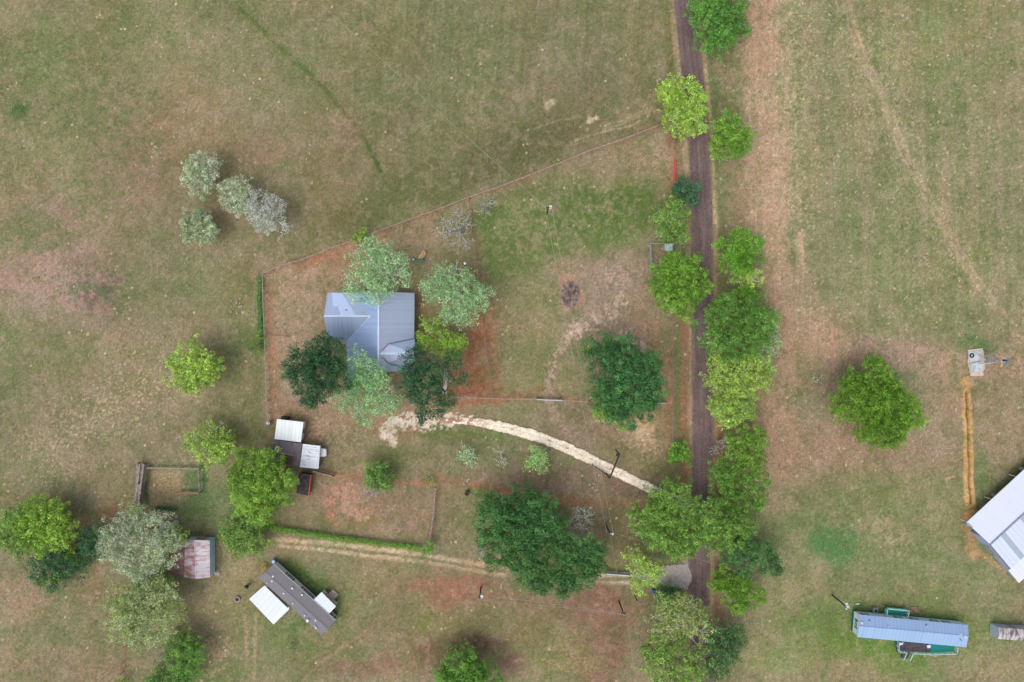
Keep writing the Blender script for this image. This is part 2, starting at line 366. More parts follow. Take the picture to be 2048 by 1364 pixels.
strip([(1700,20),(1740,130),(1790,260),(1850,380)], 4, (186,156,132), 0.5); strip([(1880,440),(1950,560),(2030,650)], 4, (184,160,132), 0.45)
strip([(1590,560),(1640,680),(1760,700),(1900,720),(2048,735)], 28, (176,144,124), 0.8); blob(1620, 700, 90, 90, (176,142,116), 0.8)
blob(1560, 900, 46, 100, (190,152,126), 0.9); blob(1560, 860, 40, 50, (176,140,112), 0.6); blob(1640, 900, 80, 60, (152,132,106), 0.6)
strip([(1500,760),(1550,800),(1570,1000),(1550,1060)], 28, (172,142,118), 0.75)
blob(1750, 890, 190, 60, (158,130,110), 0.85); blob(1690, 760, 80, 60, (138,116,98), 0.85); blob(1880, 900, 70, 130, (150,128,104), 0.5); blob(2010, 880, 60, 110, (148,130,104), 0.6)
blob(1900, 800, 50, 60, (172,138,118), .4); blob(1950, 690, 34, 26, (92,124,66), 0.75); blob(1935, 735, 24, 12, (96,124,66), 0.4)
strip([(1600,1000),(1700,990),(1790,975),(1860,960)], 10, (110,118,70), 0.75); strip([(1560,1020),(1700,1015),(1800,1005)], 4, (168,146,116), .5)
blob(1700, 1060, 190, 70, (108,124,72), 0.95); blob(1672, 1095, 42, 38, (78,124,66), 0.9, soft=0.3, grain=0.75); blob(1700, 1115, 30, 14, (78,126,72), 0.7)
blob(1770, 1070, 40, 40, (172,140,116), 0.45, grain=.95); blob(1870, 1110, 40, 30, (108,140,62), 0.7); blob(1860, 1180, 120, 40, (122,130,80), 0.5)
blob(1870, 1080, 60, 90, (158,146,110), 0.6); blob(1960, 960, 30, 60, (98,120,66), 0.7); blob(1930, 1180, 90, 50, (156,144,110), 0.6); blob(1900,1010,30,60,(104,122,72),.6)
blob(1780, 1260, 200, 66, (104,130,58), 1.0, 6); blob(1870, 1205, 40, 20, (72,120,60), 0.7); blob(1700, 1310, 110, 40, (108,132,60), 0.7); blob(1790,1320,70,30,(112,142,58),.6)
blob(1680, 1250, 22, 40, (176,142,112), 0.75, 15); blob(1690, 1280, 26, 14, (166,136,110), 0.6, 30); blob(1950, 1320, 90, 40, (160,144,112), 0.7); blob(1700,1350,60,30,(164,142,112),.5)
blob(1600, 1150, 90, 50, (150,140,104), 0.6); blob(1560, 1310, 90, 50, (140,140,92), 0.6); blob(1570, 1325, 35, 25, (112,138,60), 0.6); blob(1600, 1190, 70, 18, (160,142,110), .5)
strip([(1655,1190),(1652,1290),(1648,1364)], 6, (96,128,62), 0.6); blob(2010, 1262, 60, 30, (98,128,56), 0.7); blob(2040,1000,20,90,(96,116,62),.5)
blob(1800,1150,280,220,(126,132,86),.6); blob(1780, 1270, 190, 62, (98,128,54), .8, 6); blob(1670,1090,44,36,(78,124,66),.7,soft=.3,grain=.75)
#--- verges
strip([(p[0] - 27, p[1]) for p in ROAD], 6, (172,146,120), 0.75, wob=0.15); strip([(p[0] + 27, p[1]) for p in ROAD], 5, (186,160,124), 0.75, wob=0.15)
strip([(p[0] + 42, p[1]) for p in ROAD[:9]], 9, (108,118,68), 0.55); strip([(p[0] + 70, p[1]) for p in ROAD[:9]], 18, (150,122,92), 0.45)
strip([(1340,280),(1352,340),(1342,400)], 13, (156,112,84), 0.7); strip([(1364,560),(1368,700),(1366,860),(1370,960)], 12, (150,106,82), 0.8); strip([(1354,600),(1356,940)], 7, (112,114,68), 0.8)
strip([(1336,700),(1337,820),(1334,900)], 9, (156,112,84), 0.7); strip([(1440,850),(1436,1180),(1440,1240)], 12, (150,104,78), 0.6)
#--- farm yard
blob(640, 610, 120, 100, (158,136,112), 0.9); blob(570, 560, 50, 50, (172,140,112), 0.7); strip([(600,530),(720,494),(860,436)], 13, (164,108,80), 0.75)
strip([(540,570),(540,660),(548,740),(548,830)], 9, (170,112,84), 0.7); blob(620, 830, 100, 60, (154,126,106), 0.9); blob(660, 570, 30, 40, (134,122,84), 0.5); blob(640,680,40,20,(170,136,114),.5)
blob(700, 860, 90, 60, (158,132,106), 0.65); blob(830, 480, 80, 45, (172,146,114), 0.7, -20); blob(690, 530, 50, 40, (144,100,80), 0.55)
blob(860, 540, 60, 30, (140,128,96), 0.6); blob(905, 520, 40, 30, (122,124,82), 0.5); blob(845, 630, 16, 60, (138,88,68), 0.8)
blob(925, 735, 55, 70, (158,98,68), 0.9, grain=.25); blob(960, 660, 34, 60, (160,104,76), 0.75); strip([(975,600),(985,700),(1000,790)], 12, (162,112,82), 0.75)
blob(915, 780, 60, 24, (156,86,56), 0.85, grain=.2); blob(1030, 785, 90, 14, (164,112,82), 0.7); strip([(950,420),(958,520),(975,640)], 8, (166,128,96), 0.5)
blob(1110, 450, 175, 75, (100,116,60), 1.0, -8, grain=.5); blob(1240, 410, 90, 55, (98,116,56), 0.9, grain=.3); blob(1020, 520, 70, 60, (110,124,64), 0.75); blob(1070, 590, 60, 50, (116,124,74), 0.6); blob(1000,450,60,50,(112,122,66),.6)
blob(1060, 640, 80, 90, (140,128,90), 0.55); blob(1050, 730, 80, 60, (126,124,78), 0.55); blob(1270, 320, 90, 40, (150,134,104), 0.5); blob(1150, 360, 90, 20, (146,136,98), 0.5)
blob(1320, 300, 20, 40, (176,150,128), 0.6); blob(1240, 520, 80, 40, (152,128,110), 0.6); blob(1250, 620, 95, 70, (154,132,112), 0.9); blob(1240,560,90,40,(150,130,114),.7); blob(1200, 640, 50, 30, (160,136,120), 0.8, -40)
blob(1290, 640, 36, 60, (160,132,108), .5);  strip([(1180,640),(1130,680),(1105,730),(1098,800),(1115,850)], 13, (146,126,108), 0.4, grain=.9)
blob(1310, 700, 26, 60, (156,130,96), 0.5); blob(1160, 850, 150, 50, (148,126,106), 0.9); blob(1290, 880, 60, 40, (158,136,108), 0.6); blob(1290, 860, 34, 24, (196,164,124), 0.5, grain=1)
blob(920, 870, 110, 26, (104,118,62), 0.75); blob(900, 930, 170, 50, (134,126,92), 0.6); blob(1010, 870, 80, 20, (112,122,72), 0.5); blob(780, 920, 50, 30, (112,120,70), 0.55); blob(690, 880, 50, 40, (122,122,80), 0.6); blob(1060,830,100,18,(132,124,84),.5)
blob(1090, 965, 210, 36, (140,116,98), 0.9); strip([(880,960),(960,972),(1110,1002),(1240,1008),(1310,1000)], 9, (160,112,84), 0.65); blob(1250,975,50,26,(126,96,84),.5)  # last blob paints the soft tree shade as darker brown ground
strip([(640,945),(760,965),(860,965)], 7, (168,116,86), 0.75); blob(720, 1010, 130, 60, (148,120,98), 0.95); blob(700, 1000, 40, 30, (176,136,116), 0.5, grain=.9)
blob(690, 1040, 90, 20, (122,114,68), 0.6); blob(820, 1030, 50, 50, (138,118,88), 0.6); blob(900, 1030, 40, 70, (140,124,92), 0.6); blob(1230, 1060, 60, 60, (118,106,76), 0.7); blob(790,1050,30,14,(150,122,116),.5)
#--- lower left
blob(470, 1010, 90, 60, (100,122,70), 0.8); blob(420, 1020, 60, 40, (96,120,72), 0.7); blob(330, 965, 34, 28, (170,148,112), 0.8); blob(390, 955, 20, 20, (84,120,64), 0.7)
strip([(300,935),(400,936)], 4, (80,116,66), 0.7); strip([(290,930),(292,1010)], 5, (76,112,64), .6); strip([(365,982),(410,985),(405,940)], 5, (78,118,66), 0.7)
blob(210, 1030, 50, 10, (158,110,92), 0.7, -20); blob(450, 1180, 60, 90, (168,146,112), 0.75); blob(440, 1130, 30, 30, (130,126,88), 0.5); blob(100, 1260, 150, 100, (134,128,94), 0.7)
blob(130, 1340, 160, 50, (146,126,102), 0.65); blob(30, 1200, 60, 60, (158,132,108), 0.7); blob(200, 1180, 50, 34, (142,120,88), 0.6); blob(420, 1290, 60, 50, (158,136,110), 0.6, grain=.9)
blob(560, 1240, 190, 110, (120,124,80), .6); blob(618, 1175, 84, 34, (80,116,52), 1.0, 42, soft=0.5, grain=.35); blob(682, 1225, 24, 44, (78,116,52), 1.0, 10, grain=.3); blob(600,1250,40,16,(84,114,60),.8,-30); blob(560, 1130, 40, 14, (100,116,56), 0.7); blob(590, 1280, 60, 30, (112,120,70), 0.7); blob(650, 1310, 50, 40, (122,124,74), .6)
blob(510, 1290, 30, 70, (114,124,76), 0.7); strip([(490,1230),(495,1364)], 4, (172,146,116), 0.6); strip([(512,1230),(507,1364)], 4, (172,146,116), 0.55); blob(440,1350,60,30,(108,124,68),.7)
strip([(545,1078),(700,1092),(860,1112),(990,1136)], 4.5, (196,172,140), 1.0, wob=0.2, grain=.6); strip([(560,1092),(700,1107),(860,1127),(990,1150),(1010,1152)], 4, (194,170,138), 1.0, wob=0.2, grain=.6)
strip([(1195,1152),(1300,1150)], 4, (190,180,160), 0.85, wob=0.1); strip([(1195,1166),(1290,1166)], 4, (190,180,160), 0.85, wob=0.1); blob(985,1142,14,5,(204,160,132),.8,15)
blob(790, 1160, 130, 40, (136,126,88), 0.6); blob(1000, 1250, 300, 90, (142,116,94), 0.85); blob(880, 1200, 110, 56, (152,110,92), 0.95); blob(900, 1180, 90, 30, (156,108,88), 0.65, soft=.4); blob(830, 1260, 90, 60, (128,118,80), 0.6); blob(720,1200,60,60,(128,128,82),.55)
blob(1000, 1240, 160, 40, (134,124,88), 0.6); blob(1050, 1290, 130, 50, (122,118,70), 0.6); blob(1200, 1220, 70, 60, (140,104,86), 0.9); blob(1200, 1320, 70, 70, (142,108,90), 0.85)
blob(940, 1280, 90, 24, (112,84,70), 0.7); blob(1020, 1335, 24, 30, (128,92,84), 0.7); blob(860,1310,40,36,(118,82,72),.6); blob(730, 1330, 100, 30, (136,104,86), 0.6); blob(870, 1345, 30, 20, (150,124,116), 0.6); blob(1240,1300,30,60,(128,98,76),.6)
blob(780, 1200, 70, 20, (134,128,92), 0.5); blob(840, 1235, 50, 40, (112,122,66), 0.5); blob(700, 1290, 30, 30, (112,118,66), 0.5); blob(960,1240,60,20,(120,120,78),.5)
strip([(745,1255),(660,1310),(600,1364)], 3, (172,132,110), 0.5); strip([(250,1290),(246,1330),(242,1364)], 4, (158,112,90), 0.7)
#--- spoil along the trench and by the barn
strip([(1932,765),(1936,850),(1940,950),(1944,1020),(1936,1040)], 10.5, (200,158,100), 1.0, soft=0.25, grain=0.3, wob=0.5); blob(1936, 765, 16, 9, (206,162,126), 0.7); blob(1918, 959, 14, 3, (208,164,112), 0.9)
blob(1957, 1103, 14, 22, (178,142,100), 0.8, -35, soft=0.4, grain=.6); blob(1947,1070,8,20,(170,132,94),.7,-30); strip([(1968,1112),(2012,1142)], 5, (182,142,98), 0.8); strip([(1946,1040),(2000,992),(2048,945)], 5, (150,116,92), .6)
for f in FENCES.values(): strip(f, 5, (158,118,94), 0.5, wob=0.15)
strip([(522,560),(520,640),(522,700)], 8, (72,108,56), 0.95); blob(495,690,34,24,(92,116,64),.8); blob(512, 705, 16, 14, (74,112,56), .8)
blob(1141, 588, 25, 33, (170,134,112), 0.85, soft=.25); strip([(1108,706),(1100,780)], 3, (96,82,60), .5)
# gravel scattered round the head of the drive, tracks in the grass

# the fence line divides darker grazed pasture from the trodden yard
fy = np.interp(X, [p[0] for p in FENCES['north']], [p[1] for p in FENCES['north']]); outside = sstep(440, 600, X + wx) * sstep(1352, 1340, X)
nf = sstep(8, -14, (Y - fy) + wy2 * .6) * outside; G = lerp(G, G * np.array([.86, .88, .82]), nf * sstep(-330, -20, Y - fy) * .9 + nf * .25)
yard = sstep(0, 12, (Y - fy) + wy2 * .5) * (X > 530) * sstep(860, 830, Y); west = yard * sstep(950, 930, X + wx2); G = lerp(G, lin((166,136,112)), west * .35)
wfd = sstep(526, 518, X + wx2 * .4) * sstep(540, 560, Y) * sstep(860, 840, Y) * sstep(420, 500, X); G = lerp(G, lin((116,116,72)), wfd * .45)
hw_ = fbm(X + wx, Y + wy, 95, 301, 5, .6); G = lerp(G, G * np.array([1.04, .98, .93]), sstep(.50, .62, hw_)); G = lerp(G, G * np.array([.92, 1.0, .90]), sstep(.50, .38, hw_))
strip([(1310,200),(1296,232),(1262,252),(1210,262),(1150,280)], 2.4, (168,158,122), .6, wob=.15, grain=.9); strip([(1300,190),(1284,222),(1250,240),(1200,252)], 2, (168,156,122), .6, wob=.15); strip([(1050,262),(1120,240),(1170,232)], 2, (158,146,116), .4, wob=.2, grain=.9)
blob(1120, 440, 165, 66, (92,116,52), .95, -10, grain=.4); blob(1230, 405, 84, 50, (88,110,50), .9, grain=.35); blob(1010,470,60,70,(96,116,56),.8,grain=.4); blob(1060,500,60,40,(96,118,54),.7)
def chips(pts, wd, c, s=1.0, thr=.5, size=6, seed=200):
    global G
    d = seg_dist(X + wx2 * .5, Y + wy2 * .5, pts) / wd; nz = fbm(X, Y, size, seed, 3, .75) + .18 * (0.6 - d)
    m = sstep(thr, thr + .035, nz) * sstep(1.25, .85, d); G = lerp(G, lin(c), m * s)
blob(800, 852, 48, 28, (166,122,98), .8, soft=.4, grain=.3)
chips([(775,868),(790,848),(815,842),(850,846),(900,843)], 16, (226,208,192), 1, .45); chips([(770,860),(785,880)], 14, (222,196,174), .9, .5, 5, 210)
chips([(850,838),(900,834),(950,838)], 9, (226,200,178), .95, .46, 5, 215)
chips([(1240,600),(1215,630),(1180,650),(1145,665)], 17, (214,180,162), .8, .50, 7, 220); chips([(1225,560),(1270,540)], 26, (196,160,144), .6, .54, 7, 221)
chips([(1140,670),(1108,710),(1100,750),(1096,800)], 11, (196,166,148), .6, .53, 6, 222); chips([(1100,810),(1125,850),(1150,880)], 14, (176,146,128), .6, .52, 6, 223)
chips([(1245,672),(1290,700)], 12, (214,182,162), .7, .52, 6, 224); chips([(1280,850),(1300,880)], 22, (214,184,144), .8, .56, 7, 225); chips([(1255,870),(1300,900)], 26, (200,170,140), .5, .56, 5, 226)
chips([(690,985),(720,1020)], 26, (192,146,122), .7, .52, 8, 227); chips([(655,1000),(665,1040)], 12, (184,126,100), .8, .5, 8, 228); chips([(1750,1050),(1790,1090)], 34, (172,150,120), .5, .56, 8, 229)
chips([(1100,205),(1095,208)], 9, (198,178,146), .9, .46, 7, 230); chips([(1178,243),(1194,236)], 5, (206,182,156), .9, .4, 7, 231); chips([(95,520),(150,560)], 90, (176,136,122), .5, .54, 9, 232); chips([(180,600),(215,560)], 34, (126,92,92), .7, .55, 8, 233); chips([(160,570),(220,590)], 60, (84,112,66), .6, .58, 9, 234)
chips([(420,1290),(430,1330)], 40, (190,158,130), .5, .55, 8, 235); chips([(700,870),(650,860)], 40, (186,160,140), .5, .57, 6, 236); chips([(860,1320),(930,1250),(1000,1250)], 60, (112,124,60), .45, .57, 8, 237); chips([(1110,1340),(1150,1290)], 50, (140,146,68), .4, .60, 4, 238)
chips([(1060,430),(1200,400)], 90, (146,136,96), .5, .58, 9, 239); chips([(1100,520),(1040,480)], 60, (150,134,100), .5, .58, 9, 240); chips([(1090,1340),(1180,1330)], 40, (168,168,70), .5, .66, 3.2, 241)
chips([(60,120),(260,260)], 80, (92,116,58), .4, .57, 10, 242); chips([(1460,0),(1460,400)], 30, (104,118,62), .5, .56, 9, 243); chips([(1580,30),(1600,420)], 50, (198,180,134), .55, .60, 4, 244); chips([(1700,60),(1900,500)], 160, (190,180,132), .4, .64, 4, 245)
blob(690, 265, 30, 60, (140,112,92), .4); chips([(100,900),(300,760)], 90, (196,178,140), .6, .66, 4, 246)
#--- mowing rows, tufts and litter
row = fbm(X * 1.0 + Y * 0.06, Y * 0.02, 6, 41, 3, 0.7); rm = sstep(560, 700, X) * (1 - sstep(1330, 1400, X)) * sstep(330, 250, Y - (X - 900) * -0.3)
G *= (1 + (row - 0.5) * 0.42 * rm)[..., None]
row2 = fbm(X - Y * 0.03, Y * 0.03, 11, 43, 3, 0.7); rm2 = sstep(1440, 1480, X) * (1 - sstep(700, 900, Y))
G = lerp(G, pink, sstep(0.52, 0.7, row2) * rm2 * 0.24); G = lerp(G, green, sstep(0.5, 0.34, row2) * rm2 * 0.30)
n_p = fbm(X + wx2, Y + wy2, 26, 51, 5, .62)
G = lerp(G, lin((112,114,74)), sstep(0.47, 0.36, n_p) * 0.30); G = lerp(G, lin((164,142,120)), sstep(0.54, 0.66, n_p) * 0.26)
n_q = fbm(X, Y, 110, 57, 4); G = lerp(G, G * np.array([.86,.88,.86]), sstep(.48, .62, n_q) * .55); G = lerp(G, G * np.array([1.1,1.1,1.12]), sstep(.46, .34, n_q) * .4)
gm = sstep(0.56, 0.74, n_sm); G = lerp(G, tan_ * 1.08, gm * 0.3)
gm = sstep(0.48, 0.30, n_sm); G = lerp(G, G * np.array([0.80, 0.92, 0.72]), gm * 0.7)
gm = sstep(0.66, 0.86, n_px) ; G = lerp(G, G * 1.32, gm * 0.6)
G *= (1 + (n_f - 0.5) * 0.42 + (n_px - 0.5) * 0.62)[..., None]
# pale dry clumps scattered singly and in loose patches
rng = np.random.default_rng(5)
cl = fbm(X, Y, 70, 77, 3)
H2, W2 = X.shape; ix0 = int(np.searchsorted(ax, -116)); iy0 = int(np.searchsorted(ay, -80)); nx = 1161; ny = 801
for i in range(5200):
    jx = ix0 + rng.integers(2, nx - 3); jy = iy0 + rng.integers(2, ny - 3)
    px = X[jy, jx]; far = (px > 1440 and Y[jy, jx] < 680)
    if not far and (cl[jy, jx] < 0.55 or rng.random() < 0.6): continue
    c = lin((206, 190, 150)) * rng.uniform(0.8, 1.15); k = rng.uniform(0.35, 0.95)
    a = rng.integers(0, 3)
    if far: pts_ = [(0,0),(0,1),(1,1)] if a else [(0,0),(1,0),(-1,1),(0,1)]; k *= 0.75
    else: pts_ = [[(0,0),(0,1)], [(0,0),(1,0),(1,1),(0,1)], [(0,0),(0,1),(1,0)]][a]
    for dx, dy in pts_: G[jy + dy, jx + dx] += (c - G[jy + dy, jx + dx]) * k
lum = (G @ np.array([.3, .6, .1]))[..., None]; G = (lum + (G - lum) * 0.93) * np.array([0.975, 0.972, 0.965]) * 0.905
G = np.clip(G, 0.01, 0.9)
Z = -0.12 * n_mid - 0.10 * n_sm - 0.12 * n_f - 0.05 * n_px
td = seg_dist(X + (fbm(X, Y, 30, 91, 2) - .5) * 6, Y, TRENCH)
trm = (td < 1.5) & (Y > 783) & (Y < 1008); Z = np.where(trm, -1.3, Z); G = lerp(G, lin((70, 46, 30)), trm * 1.0)  # trench floor soil also darkened, shade of the cut put into its colour
side = sstep(2, 5, td) * sstep(11, 8, td); Z += side * (0.10 + 0.25 * n_sm) * 1.0
Z += sstep(30, 0, np.hypot(X - 1957, Y - 1103)) * 0.3 * n_sm
rd = seg_dist(X, Y, ROAD); Z = np.where(rd < 24, -0.12, Z)
idx = np.arange(H2 * W2).reshape(H2, W2)
F = np.stack([idx[:-1, :-1], idx[:-1, 1:], idx[1:, 1:], idx[1:, :-1]], -1).reshape(-1, 4)
V = np.stack([GX, GY, Z], -1).reshape(-1, 3)
gr = bulk_mesh('ground', V, F, M['ground'], None, G.reshape(-1, 3), smooth=True); tag(gr, kind='structure')

# grass tufts standing on it: one mass nobody could count
def in_pad(px, py): return (np.abs(px - 1024) < 1120) & (np.abs(py - 682) < 760)
nT = 70000; tx = rng.uniform(-112, 112, nT); ty = rng.uniform(-76, 76, nT); tpx = 1024 + tx * 10; tpy = 682 - ty * 10
keep = (seg_dist(tpx, tpy, ROAD) > 25) & (seg_dist(tpx, tpy, DRIVE) > 16) & (seg_dist(tpx, tpy, TRENCH) > 12) & (fbm(tpx, tpy, 40, 60, 3) > 0.44)
tx, ty = tx[keep], ty[keep]; nT = len(tx)
gi = np.clip(((tx + 116) / 0.2).round().astype(int) + ix0, 0, W2 - 1); gj = np.clip(((ty + 80) / 0.2).round().astype(int) + iy0, 0, H2 - 1)
tc_ = G[gj, gi]; tz = Z[gj, gi]
vs = []; cs = []
for b in range(4):
    th = rng.uniform(0, 2 * math.pi, nT); ln = rng.uniform(0.07, 0.2, nT); hh = rng.uniform(0.05, 0.14, nT); wd = 0.04
    bx_ = tx + rng.normal(0, .05, nT); by_ = ty + rng.normal(0, .05, nT); dx, dy = np.cos(th), np.sin(th)
    p0 = np.stack([bx_ - dy * wd, by_ + dx * wd, tz], -1); p1 = np.stack([bx_ + dy * wd, by_ - dx * wd, tz], -1); p2 = np.stack([bx_ + dx * ln, by_ + dy * ln, tz + hh], -1)
    vs.append(np.stack([p0, p1, p2], 1)); cc = tc_ * rng.uniform(0.75, 1.4, nT)[:, None] * np.array([1, 1.04, .92]); cs.append(np.repeat(cc[:, None], 3, 1))
vs = np.concatenate(vs).reshape(-1, 3); cs = np.concatenate(cs).reshape(-1, 3)
go = bulk_mesh('grass', vs, np.arange(len(vs)).reshape(-1, 3), M['grass'], None, cs)
tag(go, 'short patchy grass tufts scattered over the pasture', 'grass', kind='stuff')

# ---- road, drives, paths
def colour_ribbon(name, pts, hw, z, cf, edge, seed, n, cols_=18):
    """strip with real lengthwise and crosswise colour wear; cf(u across -1..1, x, y) -> colour"""
    p = np.array(smooth_path(pts, n)); t = np.gradient(p, axis=0); t /= np.linalg.norm(t, axis=1)[:, None]; nn = np.stack([-t[:, 1], t[:, 0]], -1)
    s = np.cumsum(np.r_[0, np.linalg.norm(np.diff(p, axis=0), axis=1)]); hw = np.interp(np.linspace(0, 1, len(p)), np.linspace(0, 1, len(hw)), hw) if np.ndim(hw) else np.full(len(p), float(hw))
    el = (fbm(s, s * 0 + 3, 9, seed, 4, .8) - .5) * 2 * edge; er = (fbm(s, s * 0 + 90, 9, seed + 5, 4, .8) - .5) * 2 * edge
    u = np.linspace(-1, 1, cols_ + 1)[None]; off = np.where(u < 0, -u * (hw + el)[:, None], -u * (hw + er)[:, None])
    Q = p[:, None] + nn[:, None] * off[..., None]; x, y = Q[..., 0], Q[..., 1]; U = np.broadcast_to(u, x.shape); c = cf(U, x, y, np.broadcast_to(s[:, None], x.shape))
    V = np.stack([(x - 1024) * .1, (682 - y) * .1, z + .03 * (1 - U * U)], -1).reshape(-1, 3); a, b = x.shape; idx = np.arange(a * b).reshape(a, b)
    F = np.stack([idx[:-1, :-1], idx[:-1, 1:], idx[1:, 1:], idx[1:, :-1]], -1).reshape(-1, 4)
    return tag(bulk_mesh(name, V, F, M['ground'], None, c.reshape(-1, 3), smooth=True), kind='structure')
def road_col(u, x, y, s):
    a, b = lin((104,87,86)), lin((120,103,101)); m = sstep(.35, .65, fbm(u * 9, s * .02, 1.0, 61, 3) * .55 + fbm(x, y, 26, 62, 5, .7) * .45)
    c = a + (b - a) * m[..., None]; tr = np.exp(-((np.abs(u) - .48) / .16) ** 2); c = c * (1 - .10 * tr * (.5 + m))[..., None]
    pt = sstep(.60, .64, fbm(x, y, 34, 66, 2)); c = c * (1 - .12 * pt)[..., None]
    e = sstep(.82, 1.0, np.abs(u) + (fbm(x, y, 7, 68, 3) - .5) * .35); c = lerp(c, lin((140,116,100)), e * .7)
    return c * (1 + (fbm(x, y, 3, 69, 2, .8) - .5) * .35)[..., None]
def drive_col(u, x, y, s):
    c = np.zeros(x.shape + (3,)) + lin((232,218,200)); c = lerp(c, lin((214,198,176)), sstep(.45, .65, fbm(x, y, 9, 71, 4, .7)) * .8)
    mid = np.exp(-((u - .05) / .2) ** 2) * sstep(60, 160, s); c = lerp(c, lin((190,174,150)), mid * .35); g = mid * sstep(.64, .70, fbm(x, y, 7, 73, 3)); c = lerp(c, lin((130,120,92)), g * .7)
    soil = sstep(.50, .54, fbm(x, y, 6, 75, 3, .7) + .12 * sstep(60, 0, s)) * sstep(110, 60, s); c = lerp(c, lin((168,128,108)), soil)
    e = sstep(.7, 1.05, np.abs(u) + (fbm(x, y, 5, 77, 3) - .5) * .7); c = lerp(c, lin((172,152,126)), e * .6)
    return c * (1 + (fbm(x, y, 3, 79, 2, .8) - .5) * .4)[..., None]
def ribbon(pts, hw, z, edge=0.0, seed=0, n=6, fade_start=None):
    """closed strip along a smooth centreline (pixels); hw in pixels, edges roughened by `edge` pixels"""
    p = np.array(smooth_path(pts, n)); t = np.gradient(p, axis=0); t /= np.linalg.norm(t, axis=1)[:, None]; nn = np.stack([-t[:, 1], t[:, 0]], -1)
    rg = np.random.default_rng(seed); hw = np.interp(np.linspace(0, 1, len(p)), np.linspace(0, 1, len(hw)), hw) if np.ndim(hw) else np.full(len(p), hw)
    l = hw + rg.normal(0, edge, len(p)) if edge else hw; r = hw + rg.normal(0, edge, len(p)) if edge else hw
    A = p + nn * l[:, None]; B = p - nn * r[:, None]; m = MB()
    cols_ = 6
    for i in range(len(p)):
        for k in range(cols_ + 1):
            q = A[i] + (B[i] - A[i]) * k / cols_; w3 = P(q[0], q[1], 0); m.v.append((w3[0], w3[1], z + (0.03 * math.sin(math.pi * k / cols_))))
    for i in range(len(p) - 1):
        for k in range(cols_):
            a = i * (cols_ + 1) + k; m.f.append((a, a + 1, a + cols_ + 2, a + cols_ + 1))
    return m
def road_material():
    m, nt, b = new_mat('old_asphalt'); L = nt.links; tc = N(nt, 'ShaderNodeTexCoord')
    mp = N(nt, 'ShaderNodeMapping'); mp.inputs['Scale'].default_value = (2.2, 0.05, 1); L.new(tc.outputs['Object'], mp.inputs[0])
    no = N(nt, 'ShaderNodeTexNoise'); no.inputs['Scale'].default_value = 1; no.inputs['Detail'].default_value = 4; L.new(mp.outputs[0], no.inputs[0])
    n2 = N(nt, 'ShaderNodeTexNoise'); n2.inputs['Scale'].default_value = 2.5; n2.inputs['Detail'].default_value = 9; n2.inputs['Roughness'].default_value = .75; L.new(tc.outputs['Object'], n2.inputs[0])
    ad = N(nt, 'ShaderNodeMath', operation='ADD'); L.new(no.outputs[0], ad.inputs[0]); L.new(n2.outputs[0], ad.inputs[1])
    r = N(nt, 'ShaderNodeValToRGB'); r.color_ramp.elements[0].position = 0.36; r.color_ramp.elements[1].position = 0.66
    hv = N(nt, 'ShaderNodeMath', operation='MULTIPLY'); hv.inputs[1].default_value = 0.5; L.new(ad.outputs[0], hv.inputs[0]); L.new(hv.outputs[0], r.inputs[0])
    r.color_ramp.elements[0].color = C4((92, 76, 76)); r.color_ramp.elements[1].color = C4((116, 99, 97)); L.new(r.outputs[0], b.inputs['Base Color']); b.inputs['Roughness'].default_value = .9
    bp = N(nt, 'ShaderNodeBump'); bp.inputs['Strength'].default_value = .3; bp.inputs['Distance'].default_value = .02; L.new(n2.outputs[0], bp.inputs['Height']); L.new(bp.outputs[0], b.inputs['Normal'])
    return m
def gravel_material(name, c1, c2, c3):
    m, nt, b = new_mat(name); L = nt.links; tc = N(nt, 'ShaderNodeTexCoord')
    no = N(nt, 'ShaderNodeTexNoise'); no.inputs['Scale'].default_value = 1.6; no.inputs['Detail'].default_value = 10; no.inputs['Roughness'].default_value = .8; L.new(tc.outputs['Object'], no.inputs[0])
    r = N(nt, 'ShaderNodeValToRGB'); e = r.color_ramp.elements; e[0].position = .32; e[0].color = C4(c3); e[1].position = .44; e[1].color = C4(c2); q = e.new(.6); q.color = C4(c1)
    L.new(no.outputs[0], r.inputs[0]); L.new(r.outputs[0], b.inputs['Base Color']); b.inputs['Roughness'].default_value = .95
    bp = N(nt, 'ShaderNodeBump'); bp.inputs['Strength'].default_value = .5; bp.inputs['Distance'].default_value = .05; L.new(no.outputs[0], bp.inputs['Height']); L.new(bp.outputs[0], b.inputs['Normal'])
    return m
M['gravel'] = gravel_material('cream_gravel', (228, 212, 188), (206, 186, 160), (160, 136, 112))
M['gravel_grey'] = gravel_material('grey_gravel', (176, 168, 166), (156, 146, 142), (124, 112, 104))
far_road = [(1280, -2400), (1340, -700)] + ROAD + [(1500, 2200), (1620, 3600)]
colour_ribbon('road', far_road, 21.5, 0.02, road_col, 1.6, 1, 70)
colour_ribbon('gravel_drive', DRIVE, [4, 7, 10, 10.5, 10, 10, 10, 9.5, 9.5, 9.5], 0.012, drive_col, 3.2, 2, 40)
tag(ribbon([(1270,1156),(1310,1150),(1345,1152),(1384,1154)], [5, 18, 22, 27], 0.008, 1.2, 3, n=14).build('gravel_apron', M['gravel_grey']), kind='structure')
tag(ribbon([(893,736),(891,760),(889,790)], 4, 0.03, 0.1, 4).build('path', M['path']), kind='structure')

